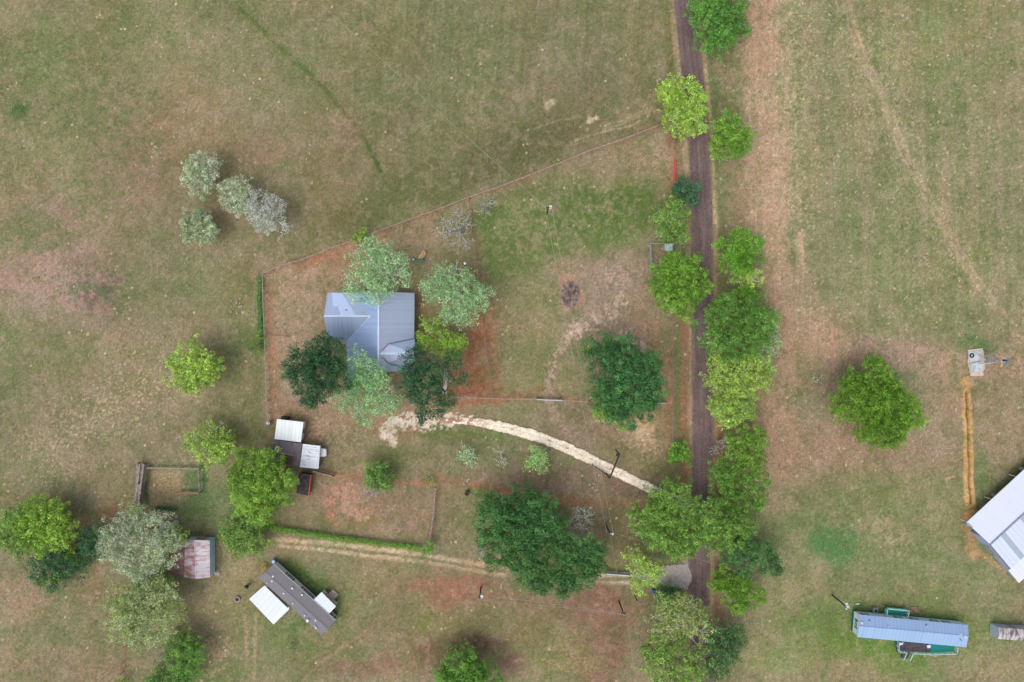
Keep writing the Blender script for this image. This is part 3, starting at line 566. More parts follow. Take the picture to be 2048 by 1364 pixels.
# ---------------------------------------------------------------- trees
KIND = dict(   # leaf colour, second leaf colour, leaves per m2, leaf length, clump radius, pale bark, vertical squash
    bright=((150,188,88), (108,152,62), 76, .32, .62, 0, .75), lime=((196,220,112), (152,182,78), 52, .34, .5, 1, .7),
    mid=((132,176,90), (96,144,70), 76, .32, .62, 0, .75), dark=((94,148,88), (58,108,66), 78, .32, .66, 0, .75),
    pine=((82,122,82), (54,92,66), 64, .32, .55, 0, .6), silver=((180,214,156), (142,184,122), 40, .32, .5, 1, .65),
    grey=((200,204,180), (156,176,116), 44, .30, .5, 1, .65), olive=((202,208,158), (148,174,84), 40, .32, .5, 1, .7),
    ashen=((212,216,202), (180,184,164), 32, .26, .5, 1, .65), bare=((190,202,182), (168,184,162), 3, .24, .62, 2, .6),
    bluegreen=((92,138,98), (64,108,76), 58, .32, .5, 0, .7), soft=((146,182,100), (112,152,80), 52, .34, .55, 0, .7),
)
def spaced(p, md, rg):
    keep = []
    for q in p[np.argsort(-p[:, 2] + rg.uniform(0, 1.5, len(p)))]:
        if not keep or (((np.array(keep) - q) ** 2).sum(1) > md * md).all(): keep.append(q)
    return np.array(keep)
def branches(m, start, pts, rs, rg, depth=0, rmin=.018):
    pts = np.asarray(pts)
    if len(pts) <= 2 or depth > 7:
        for p in pts:
            mid = start + (p - start) * 0.5 + rg.normal(0, .08, 3) * np.linalg.norm(p - start)
            m.tube(start, mid, rs * .85, rs * .62, 4, False); m.tube(mid, p, rs * .62, rs * .3, 4, False)
        return
    k = 3 if len(pts) > 8 else 2
    cen = pts[rg.choice(len(pts), k, replace=False)].copy()
    for _ in range(5):
        a = np.argmin(((pts[:, None] - cen[None]) ** 2).sum(-1), 1)
        for j in range(k):
            if (a == j).any(): cen[j] = pts[a == j].mean(0)
    for j in range(k):
        q = pts[a == j]
        if not len(q): continue
        c = q.mean(0); e = start + (c - start) * 0.62 + rg.normal(0, .07, 3) * np.linalg.norm(c - start)
        r1 = max(rs * (len(q) / len(pts)) ** .42, rmin)
        mid = (start + e) / 2 + rg.normal(0, .05, 3) * np.linalg.norm(e - start)
        m.tube(start, mid, rs * .9 if len(q) > len(pts) * .5 else r1 * 1.1, (rs + r1) / 2 * .85, 5, False); m.tube(mid, e, (rs + r1) / 2 * .85, r1, 5, False)
        branches(m, e, q, r1, rg, depth + 1, rmin)
tree_seed = [100]
LEAVES = [0]
def tree(name, label, cat, kind, h, lobes, group=None, dens=1.0, tint=(1, 1, 1), bare=False, twigs=0):
    tree_seed[0] += 1; rg = np.random.default_rng(tree_seed[0]); c1, c2, lpm, ll, cr, pale, sq = KIND[kind]
    c1 = lin(c1) * tint; c2 = lin(c2) * tint; L = []
    rmax = max(l[2] for l in lobes) * .1
    for l in lobes:
        r = l[2] * .112; zc = max(h - r * sq * rg.uniform(.95, 1.2), r * .45) if len(l) < 4 else l[3]
        L.append((P(l[0], l[1], zc), r * (H - zc) / H))
    wts = np.array([r * r for _, r in L]); base = sum(c[:2] * w_ for (c, r), w_ in zip(L, wts)) / wts.sum()
    t = thing(name, label, cat, base, group); base = np.array([base[0], base[1], 0.0])
    clumps = []; crad = []; lobe_of = []
    for c, r in L:
        k = max(8, int(5.0 * r * r / cr ** 2)); d = rg.normal(size=(k, 3)); d /= np.linalg.norm(d, axis=1)[:, None]; d[:, 2] = np.where(d[:, 2] < -0.25, -d[:, 2], d[:, 2])
        ph = np.arctan2(d[:, 1], d[:, 0]); a1, a2, a3 = rg.uniform(0, 6.28, 3)
        out = .98 + .13 * np.sin(3 * ph + a1) + .12 * np.sin(5 * ph + a2) + .10 * np.sin(9 * ph + a3)
        rad = r * rg.uniform(.12, 1, k) ** .42 * out; sp = rg.uniform(0, 1, k) < .07; rad = np.where(sp, r * rg.uniform(1.0, 1.22, k), rad)
        p = c + d * rad[:, None] * np.array([1, 1, sq]); p = spaced(p, cr * 1.12, rg); hole = fbm(p[:, 0] + 50, p[:, 1] + p[:, 2], 1.7, tree_seed[0], 2); p = p[(hole > .36) | (rg.uniform(0, 1, len(p)) < .25)]; k = len(p); lobe_of += [(rg.uniform(.86, 1.14), rg.uniform(-.18, .18))] * k; p[:, 2] = np.maximum(p[:, 2], .25); clumps.append(p)
        crad.append(np.minimum(cr, r * .5) * rg.uniform(.6, 1.25, k))
    clumps = np.concatenate(clumps); crad = np.concatenate(crad)
    # trunk and limbs
    fork_h = min(h * .28, 2.2) if h > 2 else .15; zmean = clumps[:, 2].mean(); fork = base + [rg.normal(0, .15), rg.normal(0, .15), fork_h]
    r0 = max(.05, min(.34, .045 * h)) * (1 if h > 2 else .6) * (1.35 if pale else 1); m = MB()
    m.tube(base + [0, 0, -.2], base * .5 + fork * .5, r0 * 1.35, r0 * 1.05, 8); m.tube(base * .5 + fork * .5, fork, r0 * 1.05, r0 * .9, 8)
    sub = clumps if len(clumps) < 160 else clumps[rg.choice(len(clumps), 160, replace=False)]
    if twigs:
        e = []
        tw = min(twigs, 2); 
        for p in sub: e.append(p + rg.normal(0, 1, (tw, 3)) * [.42, .42, .3])
        sub = np.concatenate([sub] + e)
    branches(m, fork, sub, r0 * .8, rg, 0, .045 if pale else .02)
    bk = (M['bark'], M['bark_grey'], M['bark_ash'])[pale]
    m.build('trunk', bk, t)
    # leaves
    ntot = lpm * dens
    if ntot > 0:
        lo = np.array(lobe_of); ccol = np.clip(rg.uniform(0, 1, len(clumps)) + lo[:, 1], 0, 1); cbr = rg.uniform(.72, 1.22, len(clumps)) * lo[:, 0]
        lobe_b = 1.0
        nl = np.maximum(3, (ntot * math.pi * crad ** 2 * .62)).astype(int); ci = np.repeat(np.arange(len(clumps)), nl); n = len(ci); LEAVES[0] += n
        d = rg.normal(size=(n, 3)); d /= np.linalg.norm(d, axis=1)[:, None]; d[:, 2] = np.where(rg.uniform(0, 1, n) < .35, -d[:, 2], np.abs(d[:, 2])); d *= (rg.uniform(0, 1, n) ** .3)[:, None] * [1.1, 1.1, .8]
        p = clumps[ci] + d * crad[ci][:, None] * 1.15; p[:, 2] = np.maximum(p[:, 2], .04)
        nm = d * 1.0 + [0, 0, .35] + rg.normal(0, .38, (n, 3)); nm /= np.linalg.norm(nm, axis=1)[:, None] + 1e-9
        tt = np.cross(nm, rg.normal(size=(n, 3))); tt /= np.linalg.norm(tt, axis=1)[:, None] + 1e-9; bb = np.cross(nm, tt)
        s = ll * rg.uniform(.6, 1.25, n)[:, None] * (.8 if h < 2.5 else 1)
        v = np.stack([p - tt * s / 2, p + bb * s * .32 - tt * s * .05, p + tt * s / 2, p - bb * s * .32 - tt * s * .05], 1).reshape(-1, 3)
        mixv = np.clip(ccol[ci] * .7 + rg.uniform(0, .5, n) - .1, 0, 1)[:, None]
        cc = (c1 * mixv + c2 * (1 - mixv)) * (cbr[ci] * rg.uniform(.7, 1.36, n))[:, None] * (np.array([1.03, 1.04, 1.1]) if pale else np.array([1.16, 1.08, 1.0]))
        bulk_mesh('crown', v, np.arange(n * 4).reshape(-1, 4), M['leaf'], t, np.repeat(cc, 4, 0))
    return t
RD = 'trees lining the road'; PA = 'pale trees out in the left pasture'; YD = 'trees round the farmhouse'; BL = 'trees at the lower left thicket'
# pasture, left
tree('tree','pale grey-green tree, northernmost of the group in the left pasture','tree','grey',6,[(398,336,26),(402,364,27),(422,330,17),(418,352,20),(390,350,20)],PA,1.8)
tree('tree','silvery pale tree touching the twiggy one in the left pasture','tree','grey',6,[(472,384,27),(484,404,24),(462,402,18),(488,372,16),(476,398,20)],PA,1.7)
tree('tree','twiggy whitish half-bare tree, easternmost of the left pasture group','tree','ashen',6.5,[(516,408,30),(532,436,28),(556,452,22),(552,414,20),(538,420,24),(520,424,22)],PA,1.5,twigs=3)
tree('tree','small round pale green tree, southernmost of the left pasture group','tree','grey',5.5,[(396,446,27),(398,462,27),(384,452,20),(414,456,22),(400,436,18)],PA,1.9,(1,1.03,.97))
tree('tree','round yellow-green tree standing alone west of the red-soil farmyard','tree','lime',7.5,[(386,716,34),(370,738,32),(402,742,34),(392,762,28),(418,738,24),(400,726,28)],PA,1.4)
tree('tree','yellow-green tree just north-west of the big bright green tree by the sheds','tree','lime',6.5,[(430,880,33),(420,902,28),(392,882,21),(446,894,22)],PA,1.0,(.9,.95,.85))
tree('tree','big bright green tree overhanging the dark rusty shed roof','tree','bright',9,[(502,934,36),(545,944,38),(502,982,40),(548,976,42),(522,1008,32),(582,960,16),(478,962,20),(528,918,18)],PA)
tree('tree','soft green tree at the west end of the vine-covered fence','tree','soft',5.5,[(482,1056,32),(500,1076,34),(470,1072,24),(520,1086,20),(500,1046,22)],PA)
# thicket, lower left
tree('tree','yellow-green round tree at the far left above the dark thicket','tree','bright',8,[(78,1040,38),(112,1040,36),(90,1068,36),(124,1062,28),(58,1062,22)],BL,tint=(1.12,1.08,1.05))
tree('tree','green tree cut by the left edge of the photo','tree','soft',7,[(18,1052,30),(32,1080,28),(6,1072,24),(50,1094,22),(40,1040,24)],BL)
tree('shrub','dark tangled thicket below the yellow-green tree at far left','shrub','bluegreen',4,[(90,1130,30),(124,1112,36),(150,1136,28),(104,1156,26),(160,1112,24)],BL,.8)
tree('shrub','small bright shrub growing in the dark thicket','shrub','bright',3.6,[(108,1156,16),(150,1122,14),(140,1100,12)],BL,.8)
tree('tree','dark blue-green tree left of the large grey-green crown','tree','bluegreen',5.5,[(186,1070,24),(196,1096,22),(212,1062,18),(178,1088,18)],BL)
tree('tree','large grey-green spreading tree beside the rusty barn','tree','grey',9,[(262,1060,44),(312,1070,44),(250,1094,42),(290,1112,44),(330,1094,34),(236,1074,30),(284,1136,26)],BL,1.15,twigs=1)
tree('tree','small leafy green sprig tree on the north rim of the grey-green crown','tree','olive',7,[(272,1022,16),(352,1074,18),(345,1096,13)],BL,1.1,(.85,1.05,.6))
tree('shrub','bright green shrub between the two large grey-green trees','shrub','bright',4,[(288,1160,22),(312,1158,20),(276,1176,14),(330,1172,14)],BL,tint=(.8,.9,.8))
tree('tree','large olive-grey tree south of the rusty barn','tree','olive',9,[(262,1204,40),(306,1196,40),(252,1238,38),(300,1240,46),(344,1222,30),(280,1268,28),(330,1188,26)],BL,1.05,(.92,.92,.92),twigs=1)
tree('shrub','grey leafless bush at the lower left','shrub','bare',3.5,[(328,1300,18),(338,1312,14),(320,1316,12)],BL,1,twigs=6)
tree('tree','medium green tree right of the leafless bush at the lower left','tree','mid',6,[(366,1290,28),(384,1312,28),(358,1318,22),(396,1292,18)],BL)
tree('tree','green tree cut by the bottom edge at the lower left','tree','mid',5,[(330,1352,26),(356,1362,24),(312,1366,18),(376,1354,16)],BL,.9,(.85,.95,1.05))
tree('shrub','tiny green shrub at the bottom edge by the red fence line','shrub','bright',1.6,[(245,1360,10)],BL)
tree('shrub','yellow-green shrub outside the west yard fence','shrub','bright',2.2,[(514,697,12),(518,676,8),(520,662,6)],None,tint=(1.05,1,.8))
tree('shrub','small dark shrub in the green patch on the far left pasture','shrub','dark',1.0,[(28,214,10)],None,.5)
# house
tree('tree','pale silvery tree with white limbs leaning over the north roof edge','tree','silver',11,[(728,506,28),(752,494,24),(776,518,28),(742,540,32),(712,560,30),(796,534,24),(764,562,32),(738,584,26),(706,584,20),(810,560,14)],YD,.8,twigs=1)
tree('tree','pale silvery tree standing east of the farmhouse','tree','silver',9,[(898,564,32),(936,578,34),(866,580,26),(914,606,32),(958,600,26),(886,548,20),(930,634,22),(898,626,18),(850,570,12)],YD,1.0,twigs=1)
tree('tree','yellow-green tree below the silvery one east of the farmhouse','tree','lime',6,[(862,656,22),(876,674,24),(902,690,24),(852,682,16),(920,684,14),(905,716,12)],YD,1.15,(.82,.92,.7))
tree('tree','dark evergreen at the south-west corner of the farmhouse','tree','pine',12,[(640,700,30),(610,724,32),(650,742,36),(602,758,28),(632,780,26),(622,802,14),(668,712,26),(660,690,20),(586,730,16),(676,760,22)],YD,1.1,(.92,1.02,1.02))
tree('tree','pale green leafy tree covering the south porch between two evergreens','tree','silver',10,[(716,716,22),(736,748,30),(702,762,32),(726,792,34),(692,796,26),(760,776,26),(732,828,22),(770,812,22),(756,744,18),(790,800,16)],YD,.95,(.92,.98,.9))
tree('tree','dark evergreen with ragged arms at the south-east corner of the farmhouse','tree','pine',12,[(834,722,28),(820,752,24),(862,742,30),(848,784,30),(874,812,24),(850,826,18),(900,724,20),(926,760,13),(900,760,10),(898,800,15),(822,784,18),(882,776,14)],YD,1.1,(.9,1.05,1.05))
tree('tree','bare grey tree beside the middle yard fence','tree','bare',6.5,[(912,446,28),(918,474,26),(892,462,22),(934,450,18)],YD,.15,twigs=7)
tree('tree','small whitish budding tree just inside the north fence','tree','bare',4,[(972,414,16),(966,422,12),(982,410,12)],YD,2.5,twigs=6)
tree('shrub','small bright green shrub on the north fence above the silvery tree','shrub','bright',2.8,[(724,474,13),(714,480,9)],YD)
# yard
tree('tree','big dark green tree west of the road, inside the yard','tree','dark',11,[(1210,710,36),(1246,716,38),(1284,742,38),(1214,756,38),(1256,774,44),(1304,774,26),(1220,800,34),(1254,822,30),(1288,806,28)],None,1.1)
tree('tree','lighter green undergrowth tree at the foot of the big dark yard tree','tree','bright',5,[(1200,820,18),(1178,700,12),(1186,790,14),(1240,838,18)],None)
YG = 'young trees south of the gravel drive'
tree('tree','young pale green tree, westernmost of three below the gravel drive','young tree','silver',3.2,[(932,904,15),(942,920,13),(924,914,10)],YG,.6,twigs=3)
tree('tree','small greyish sapling in the middle of the row below the gravel drive','young tree','grey',2.8,[(1000,912,11),(1006,926,10)],YG,.4,twigs=4)
tree('tree','young light green tree, easternmost of three below the gravel drive','young tree','silver',3.6,[(1070,910,16),(1078,926,17),(1062,930,13),(1084,912,12)],YG,1.1,(1.1,1.05,.8))
tree('tree','green young tree right of the dark red-edged shed','tree','mid',4.5,[(750,940,18),(764,956,20),(742,956,16),(772,970,12)],YG,.8,(1,1,1.1))
tree('shrub','blue-grey twiggy bush under the green young tree near the sheds','shrub','bare',3,[(742,984,16),(754,976,14),(734,976,10)],YG,3,(.8,.9,1),twigs=4)
tree('shrub','thin green shrub at the top of the grey board fence','shrub','soft',2,[(856,950,10),(860,964,9)],YG,.6)
tree('shrub','bright green shrub beside the rusty barrel','shrub','mid',2.2,[(954,990,12),(962,998,9)],YG); tree('shrub','smaller bright green shrub east of the one beside the rusty barrel','shrub','mid',2,[(980,990,9)],YG)
LG = 'large oaks south of the yard'
tree('tree','huge dark green oak, western half of the big pair above the two-track lane','tree','dark',11,[(1000,1020,36),(1044,1012,36),(988,1052,36),(1030,1056,44),(1074,1048,40),(1010,1096,38),(1050,1108,42),(1092,1020,26),(1064,1146,32)],LG,1.05,(1.05,.98,.9))
tree('tree','dense dark green oak, eastern half of the big pair above the two-track lane','tree','dark',10.5,[(1110,1074,34),(1148,1098,38),(1184,1108,26),(1112,1126,40),(1156,1140,36),(1120,1164,26),(1086,1164,22),(1186,1130,22)],LG,1.05,(1.15,1,.95))
tree('tree','leafless whitish tree on the north-east side of the big oak pair','tree','bare',6,[(1158,1032,20),(1166,1046,20),(1172,1028,14),(1152,1052,12)],LG,1.4,twigs=8)
tree('shrub','faint grey bush at the west foot of the big oak pair','shrub','bare',3,[(958,1096,15),(964,1108,12)],LG,1,(.8,.9,1),twigs=5)
tree('tree','round green tree cut by the bottom edge near the middle','tree','mid',8,[(920,1334,36),(950,1344,36),(900,1356,30),(974,1362,28),(935,1372,34)],LG,1.1,(.9,.98,.85))
tree('shrub','round green bush at the east end of the vine-covered fence','shrub','mid',2.8,[(858,1096,14),(864,1102,10),(850,1104,8)],None)
# road, west side
tree('tree','green tree overhanging the road at the top edge','tree','mid',9,[(1406,20,30),(1444,16,38),(1420,54,36),(1458,52,34),(1444,84,26),(1414,92,16)],RD,1.05,(.85,1,.95))
tree('tree','yellow-green tree west of the road where the north fence ends','tree','lime',7.5,[(1346,184,28),(1378,190,28),(1350,208,24),(1350,242,26),(1384,244,28),(1390,214,22),(1326,186,14),(1366,262,18)],RD,1.2,(.95,1,.85))
tree('tree','round bright green tree east of the road across from the fence corner','tree','bright',6.5,[(1450,262,26),(1478,268,24),(1452,292,24),(1476,294,22),(1462,248,18)],RD,1.1,(.9,1.02,.9))
tree('tree','small dark blue-green tree at the road edge below the red gate','tree','bluegreen',5.5,[(1360,374,19),(1380,372,18),(1378,396,18),(1356,388,14),(1384,408,10)],RD,1.1,(.85,.98,1))
tree('tree','soft green tree just south of the dark blue-green one by the road','tree','soft',6.5,[(1346,410,20),(1334,436,26),(1362,438,20),(1338,464,22),(1362,470,20)],RD,1.1,(.95,1.02,.95),twigs=1)
tree('tree','dense round bright green tree west of the road by the little pen','tree','bright',9,[(1336,538,27),(1366,534,30),(1326,568,30),(1362,568,38),(1394,562,26),(1336,600,24),(1366,606,24)],RD,1.2,(.85,.98,.8))
tree('shrub','small round green tree where the wire fence meets the drive entrance','shrub','bright',3.2,[(1358,902,17),(1366,916,15),(1350,914,13)],RD,1.1,(.72,.95,.8))
tree('tree','broad mid-green tree over the gravel drive entrance','tree','soft',9,[(1302,1012,30),(1344,992,34),(1280,1036,26),(1322,1046,38),(1370,1030,38),(1350,1076,34),(1392,1066,28),(1310,1072,22),(1372,1092,22)],RD,1.3,(.88,.98,.78))
tree('shrub','low dark green growth under the broad tree at the drive entrance','shrub','dark',3,[(1330,1090,16),(1350,1104,14),(1310,1082,12)],RD)
tree('tree','light yellow-green tree over the lower drive by the gate','tree','lime',6.5,[(1260,1112,16),(1280,1124,20),(1300,1138,20),(1282,1152,18),(1276,1170,16),(1304,1160,16),(1316,1144,14)],RD,.9,(.95,1,.8))
tree('shrub','dark green shrub south of the grey gravel apron','shrub','dark',3.5,[(1334,1184,18),(1352,1192,16),(1326,1196,12)],RD)
tree('tree','olive yellowish tree at the road bend near the bottom edge','tree','olive',8,[(1338,1214,28),(1366,1208,24),(1320,1240,26),(1356,1244,30),(1392,1232,24),(1398,1262,22),(1340,1268,20)],RD,1.2,(.9,.92,.75))
tree('tree','grey-green tree cut by the bottom edge west of the road','tree','soft',8.5,[(1314,1290,26),(1346,1300,32),(1316,1332,30),(1356,1340,34),(1392,1320,26),(1340,1366,30),(1294,1304,14),(1390,1356,22)],RD,1.0,(.98,1,.85),twigs=1)
# road, east side
tree('tree','bright green tree east of the road, north end of the long row','tree','bright',7,[(1462,488,26),(1492,486,26),(1468,514,24),(1490,520,26),(1466,540,18)],RD,1.1,(.75,.98,.72))
tree('tree','small yellow-green tree between two bright green ones east of the road','tree','lime',5.5,[(1476,550,18),(1500,552,20),(1512,560,12)],RD,1.2)
tree('tree','small deep green tree below the yellow-green one in the east row','tree','bright',5,[(1480,590,20),(1504,590,20),(1494,606,18)],RD,1.1,(.75,.92,.7))
tree('tree','large green tree leaning over the road opposite the dense round tree','tree','mid',10,[(1440,618,26),(1410,648,26),(1454,646,34),(1490,632,30),(1520,648,24),(1536,636,18),(1428,684,26),(1470,690,36),(1508,684,28),(1450,606,18)],RD,1.1,(.9,.95,.9))
tree('tree','pale misty green tree on the field side of the large leaning tree','tree','grey',6,[(1540,662,18),(1546,688,18),(1524,712,20),(1534,734,16)],RD,1.5,(.85,1,.75))
tree('tree','yellow-green tree in the middle of the east row','tree','lime',7.5,[(1436,752,30),(1470,744,30),(1450,780,30),(1486,778,28),(1516,734,24),(1522,762,20),(1500,716,18),(1440,722,20)],RD,1.3)
tree('tree','paler yellow-green tree hanging off the south side of the yellow-green one','tree','lime',6.5,[(1442,812,28),(1476,814,30),(1458,836,24)],RD,1.3,(.9,.98,.95))
tree('tree','green tree east of the road with a dead grey branch beside it','tree','mid',8,[(1490,880,28),(1512,878,22),(1470,906,24),(1500,912,28)],RD,1.1,(1.25,1.12,.85))
tree('tree','dead grey branching tree at the road edge in the east row','tree','bare',5.5,[(1434,898,14),(1452,886,14),(1462,874,12)],RD,1.5,(1.1,1,.9),twigs=5)
tree('tree','dark-hearted green tree in the east row across from the drive','tree','mid',8.5,[(1444,954,28),(1476,950,28),(1510,966,24),(1450,990,30),(1488,994,30),(1512,1000,18)],RD,1.1,(.9,.92,.75))
tree('tree','green tree arching over the road south of the drive','tree','soft',9,[(1416,1026,26),(1444,1038,30),(1420,1064,26),(1460,1068,28),(1430,1086,18),(1484,1044,26)],RD,1.2,(.8,.9,.72))
tree('tree','dark green tree spreading toward the east field','tree','dark',7,[(1462,1100,26),(1490,1086,26),(1484,1122,24),(1520,1110,24),(1540,1126,20),(1552,1136,11)],RD,1.0,(1.15,1.02,1.0))
tree('tree','pointed bright green tree beside the road below the dark spreading one','tree','bright',6,[(1450,1160,24),(1474,1172,26),(1500,1184,20),(1522,1190,13),(1472,1204,20),(1438,1172,14)],RD,1.1,(.78,.92,.68))
tree('tree','dull dark green airy tree east of the road at the bottom','tree','dark',7,[(1436,1270,26),(1464,1264,22),(1440,1306,28),(1466,1296,22),(1430,1334,22),(1480,1276,14)],RD,.75,(1.3,1.05,1.15),twigs=1)
tree('tree','large isolated green tree in the right field','tree','bright',10,[(1738,744,30),(1756,782,42),(1714,776,34),(1696,810,32),(1738,826,38),(1786,816,38),(1820,828,26),(1768,858,34),(1728,858,24),(1790,852,28)],None,1.15,(.72,.84,.6))
tree('shrub','small pale grey bush alone in the right field','shrub','grey',1.4,[(1626,762,10),(1640,757,8)],None,.8)
tree('shrub','tiny round dark green bush south of the grey-roofed trailer','shrub','bluegreen',1.3,[(586,1293,7)],None,1.4)
tree('shrub','weedy bush at the east gable of the rusty barn','shrub','soft',1.3,[(438,1104,5),(440,1126,6),(436,1140,6)],None,1)

# vine-covered fence and the low hedge
def hedge(name, label, pts, wd, h, kind, n, posts=True, dens=1, tint=(1,1,1)):
    rg = np.random.default_rng(n); c1, c2, lpm, ll, cr, pale, sq = KIND[kind]; pw = [P(a, b, 0) for a, b in smooth_path(pts, 10)]
    t = thing(name, label, 'hedge', pw[len(pw) // 2]); pw = np.array(pw); seg = rg.integers(0, len(pw) - 1, n); f = rg.uniform(0, 1, n)[:, None]
    c = pw[seg] * (1 - f) + pw[seg + 1] * f
    wv = .75 + .5 * fbm(c[:, 0], c[:, 1], 1.5, 3, 2); p = c + rg.normal(0, 1, (n, 3)) * [wd, wd, 0] * (wv * .42)[:, None]; p[:, 2] = h * (1 - rg.uniform(0, 1, n) ** 2 * .9) * wv
    nm = rg.normal(0, .5, (n, 3)) + [0, 0, .7]; nm /= np.linalg.norm(nm, axis=1)[:, None]; tt = np.cross(nm, rg.normal(size=(n, 3))); tt /= np.linalg.norm(tt, axis=1)[:, None]; bb = np.cross(nm, tt)
    s = .28 * rg.uniform(.6, 1.2, n)[:, None]; v = np.stack([p - tt * s / 2, p + bb * s * .35, p + tt * s / 2, p - bb * s * .35], 1).reshape(-1, 3)
    mx = rg.uniform(0, 1, n)[:, None]; cc = (lin(c1) * mx + lin(c2) * (1 - mx)) * tint * rg.uniform(.6, 1.3, n)[:, None]
    bulk_mesh('foliage', v, np.arange(n * 4).reshape(-1, 4), M['leaf'], t, np.repeat(cc, 4, 0))
    if posts:
        for i in range(0, len(pw), 8): MB().tube(pw[i], pw[i] + [0, 0, h * .9], .06, k=6).build('post', M['wood'], t)
    m = MB()
    for a, b in zip(pw[:-1], pw[1:]): m.tube(a + [0, 0, h * .5], b + [0, 0, h * .5], .03, k=4)
    m.build('rail' if posts else 'stem', M['wood'], t); return t
hedge('vine_fence', 'long fence smothered in bright green vine beside the two-track lane', [(530,1050),(600,1062),(680,1074),(760,1084),(842,1094)], .55, 1.2, 'bright', 5200, tint=(.95,1.05,.9))
hedge('weed_row', 'strip of green weeds growing along the outside of the west yard fence', [(522,556),(519,600),(521,650),(522,700)], .7, .5, 'mid', 900, posts=False, dens=1, tint=(.8,.95,.9))
hedge('hedge', 'short dark green hedge below the old board chute', [(316,1014),(338,1017),(354,1018)], .5, .9, 'dark', 620, posts=False)

# ---------------------------------------------------------------- fences and gates
def fence(name, label, pts, mt, h=1.25, step=2.4, post_r=.07, rails=(0.5, 0.85, 1.2), rail_w=.05, board=False, group='farm fences', rail_mat=None):
    pw = [P(a, b, 0) for a, b in pts]; t = thing(name, label, 'fence', pw[0], group); L = []; 
    for a, b in zip(pw[:-1], pw[1:]):
        d = np.linalg.norm(b - a); k = max(1, int(round(d / step)))
        for i in range(k): L.append(a + (b - a) * i / k)
    L.append(pw[-1]); rg = random.Random(len(L) * 7); me = None
    loc = root_loc(t)
    for i, p in enumerate(L[:100]):
        if me is None: o = MB().tube([loc[0], loc[1], -.1], [loc[0], loc[1], h + .08], post_r, post_r * .9, 6).build('post', mt, t); me = o
        else: o = me.copy(); col.objects.link(o); o.parent = t
        o.location = (p[0] - loc[0] + rg.uniform(-.03, .03), p[1] - loc[1] + rg.uniform(-.03, .03), rg.uniform(-.06, .06)); o.rotation_euler = (rg.uniform(-.04, .04), rg.uniform(-.04, .04), 0)
    m = MB()
    for a, b in zip(L[:-1], L[1:]):
        for z in rails:
            if board: m.bar(a + [0, 0, z * h / 1.25], b + [0, 0, z * h / 1.25], .06 if z < 1.1 else rail_w, .14 if z < 1.1 else .06)
            else: m.tube(a + [0, 0, z * h / 1.25], b + [0, 0, z * h / 1.25], rail_w if z > 1.1 else .012, k=4)
    m.build('rail' if (board or rail_w > .03) else 'wire', rail_mat or mt, t); return t
fence('fence', 'long weathered rail fence slanting along the north side of the yard', FENCES['north'], M['wood'], rail_w=.075)
fence('fence', 'weathered rail fence down the west side of the yard to the sheds', FENCES['west'], M['wood'], rail_w=.075)
fence('fence', 'short reddish fence spur running into the yard from the west fence', FENCES['spur'], M['woodred'], rail_w=.08)
fence('fence', 'thin fence dividing the bare red yard from the green lawn', FENCES['middle'], M['woodred'], rail_w=.08)
fence('fence', 'fence below the red soil, from the evergreen to the long silver gate', FENCES['south'], M['wood'], rail_w=.07)
fence('fence', 'fence running under the big dark yard tree east of the silver gate', FENCES['south_east'], M['wood'], rail_w=.07)
fence('fence', 'short roadside fence above the red gate', FENCES['road'], M['woodred'], rail_w=.08)
fence('fence', 'short roadside fence behind the soft green tree', FENCES['road2'], M['wood'], rail_w=.03)
fence('fence', 'thin wire fence along the verge west of the road', FENCES['road3'], M['wire'], step=3, post_r=.05, rails=(.4,.8,1.21), rail_w=.04)
fence('fence', 'grey board fence running south to the round bush', FENCES['wood'], M['woodgrey'], board=True, rail_w=.22)
fence('fence', 'old grey rail fence along the top of the small overgrown pen', [(298,934),(330,934),(365,935),(404,936)], M['wood'], board=True, rail_w=.14)
fence('fence', 'reddish rail fence at the bottom of the small overgrown pen', [(356,984),(380,983),(403,984)], M['woodred'], board=True, rail_w=.22)
fence('fence', 'overgrown rail fence on the right side of the small pen', [(402,938),(403,960),(404,982)], M['woodgrey'], board=True, rail_w=.12)
fence('fence', 'faint low wire fence line at the bottom left corner', [(250,1292),(247,1325),(243,1364),(238,1400)], M['woodred'], h=1.0, rail_w=.03)

def chute():
    t = thing('board_chute', 'old grey plank cattle chute with double board walls beside the overgrown pen', 'cattle chute', P(284, 965), 'farm fences')
    rg = random.Random(4)
    for line in ([(283,924),(280,965),(277,1006)], [(297,926),(292,965),(286,1012)]):
        pw = [P(x, y, 0) for x, y in line]; m = MB()
        for a, b in zip(pw[:-1], pw[1:]):
            for z in (.35, .75, 1.15, 1.5): m.bar(a + [0, 0, z], b + [0, 0, z + rg.uniform(-.03,.03)], .07, .24)
        m.build('plank_wall', M['woodgrey'], t)
        for a in pw: MB().tube(a, a + [0, 0, 1.8], .1, k=7).build('post', M['woodgrey'], t)
    A = [P(283,924,0), P(280,965,0), P(277,1006,0)]; B = [P(297,926,0), P(292,965,0), P(286,1012,0)]; m = MB()
    for k in range(2):
        for i in range(4):
            f = (i + .5) / 4; p = A[k] + (B[k] - A[k]) * f; q = A[k+1] + (B[k+1] - A[k+1]) * f
            if not (k == 0 and i == 2): m.bar(p + [0, 0, 1.62 + rg.uniform(-.04,.04)], q + [rg.uniform(-.1,.1), 0, 1.62], .26, .04)
    m.build('walk_boards', M['woodgrey'], t)
chute()

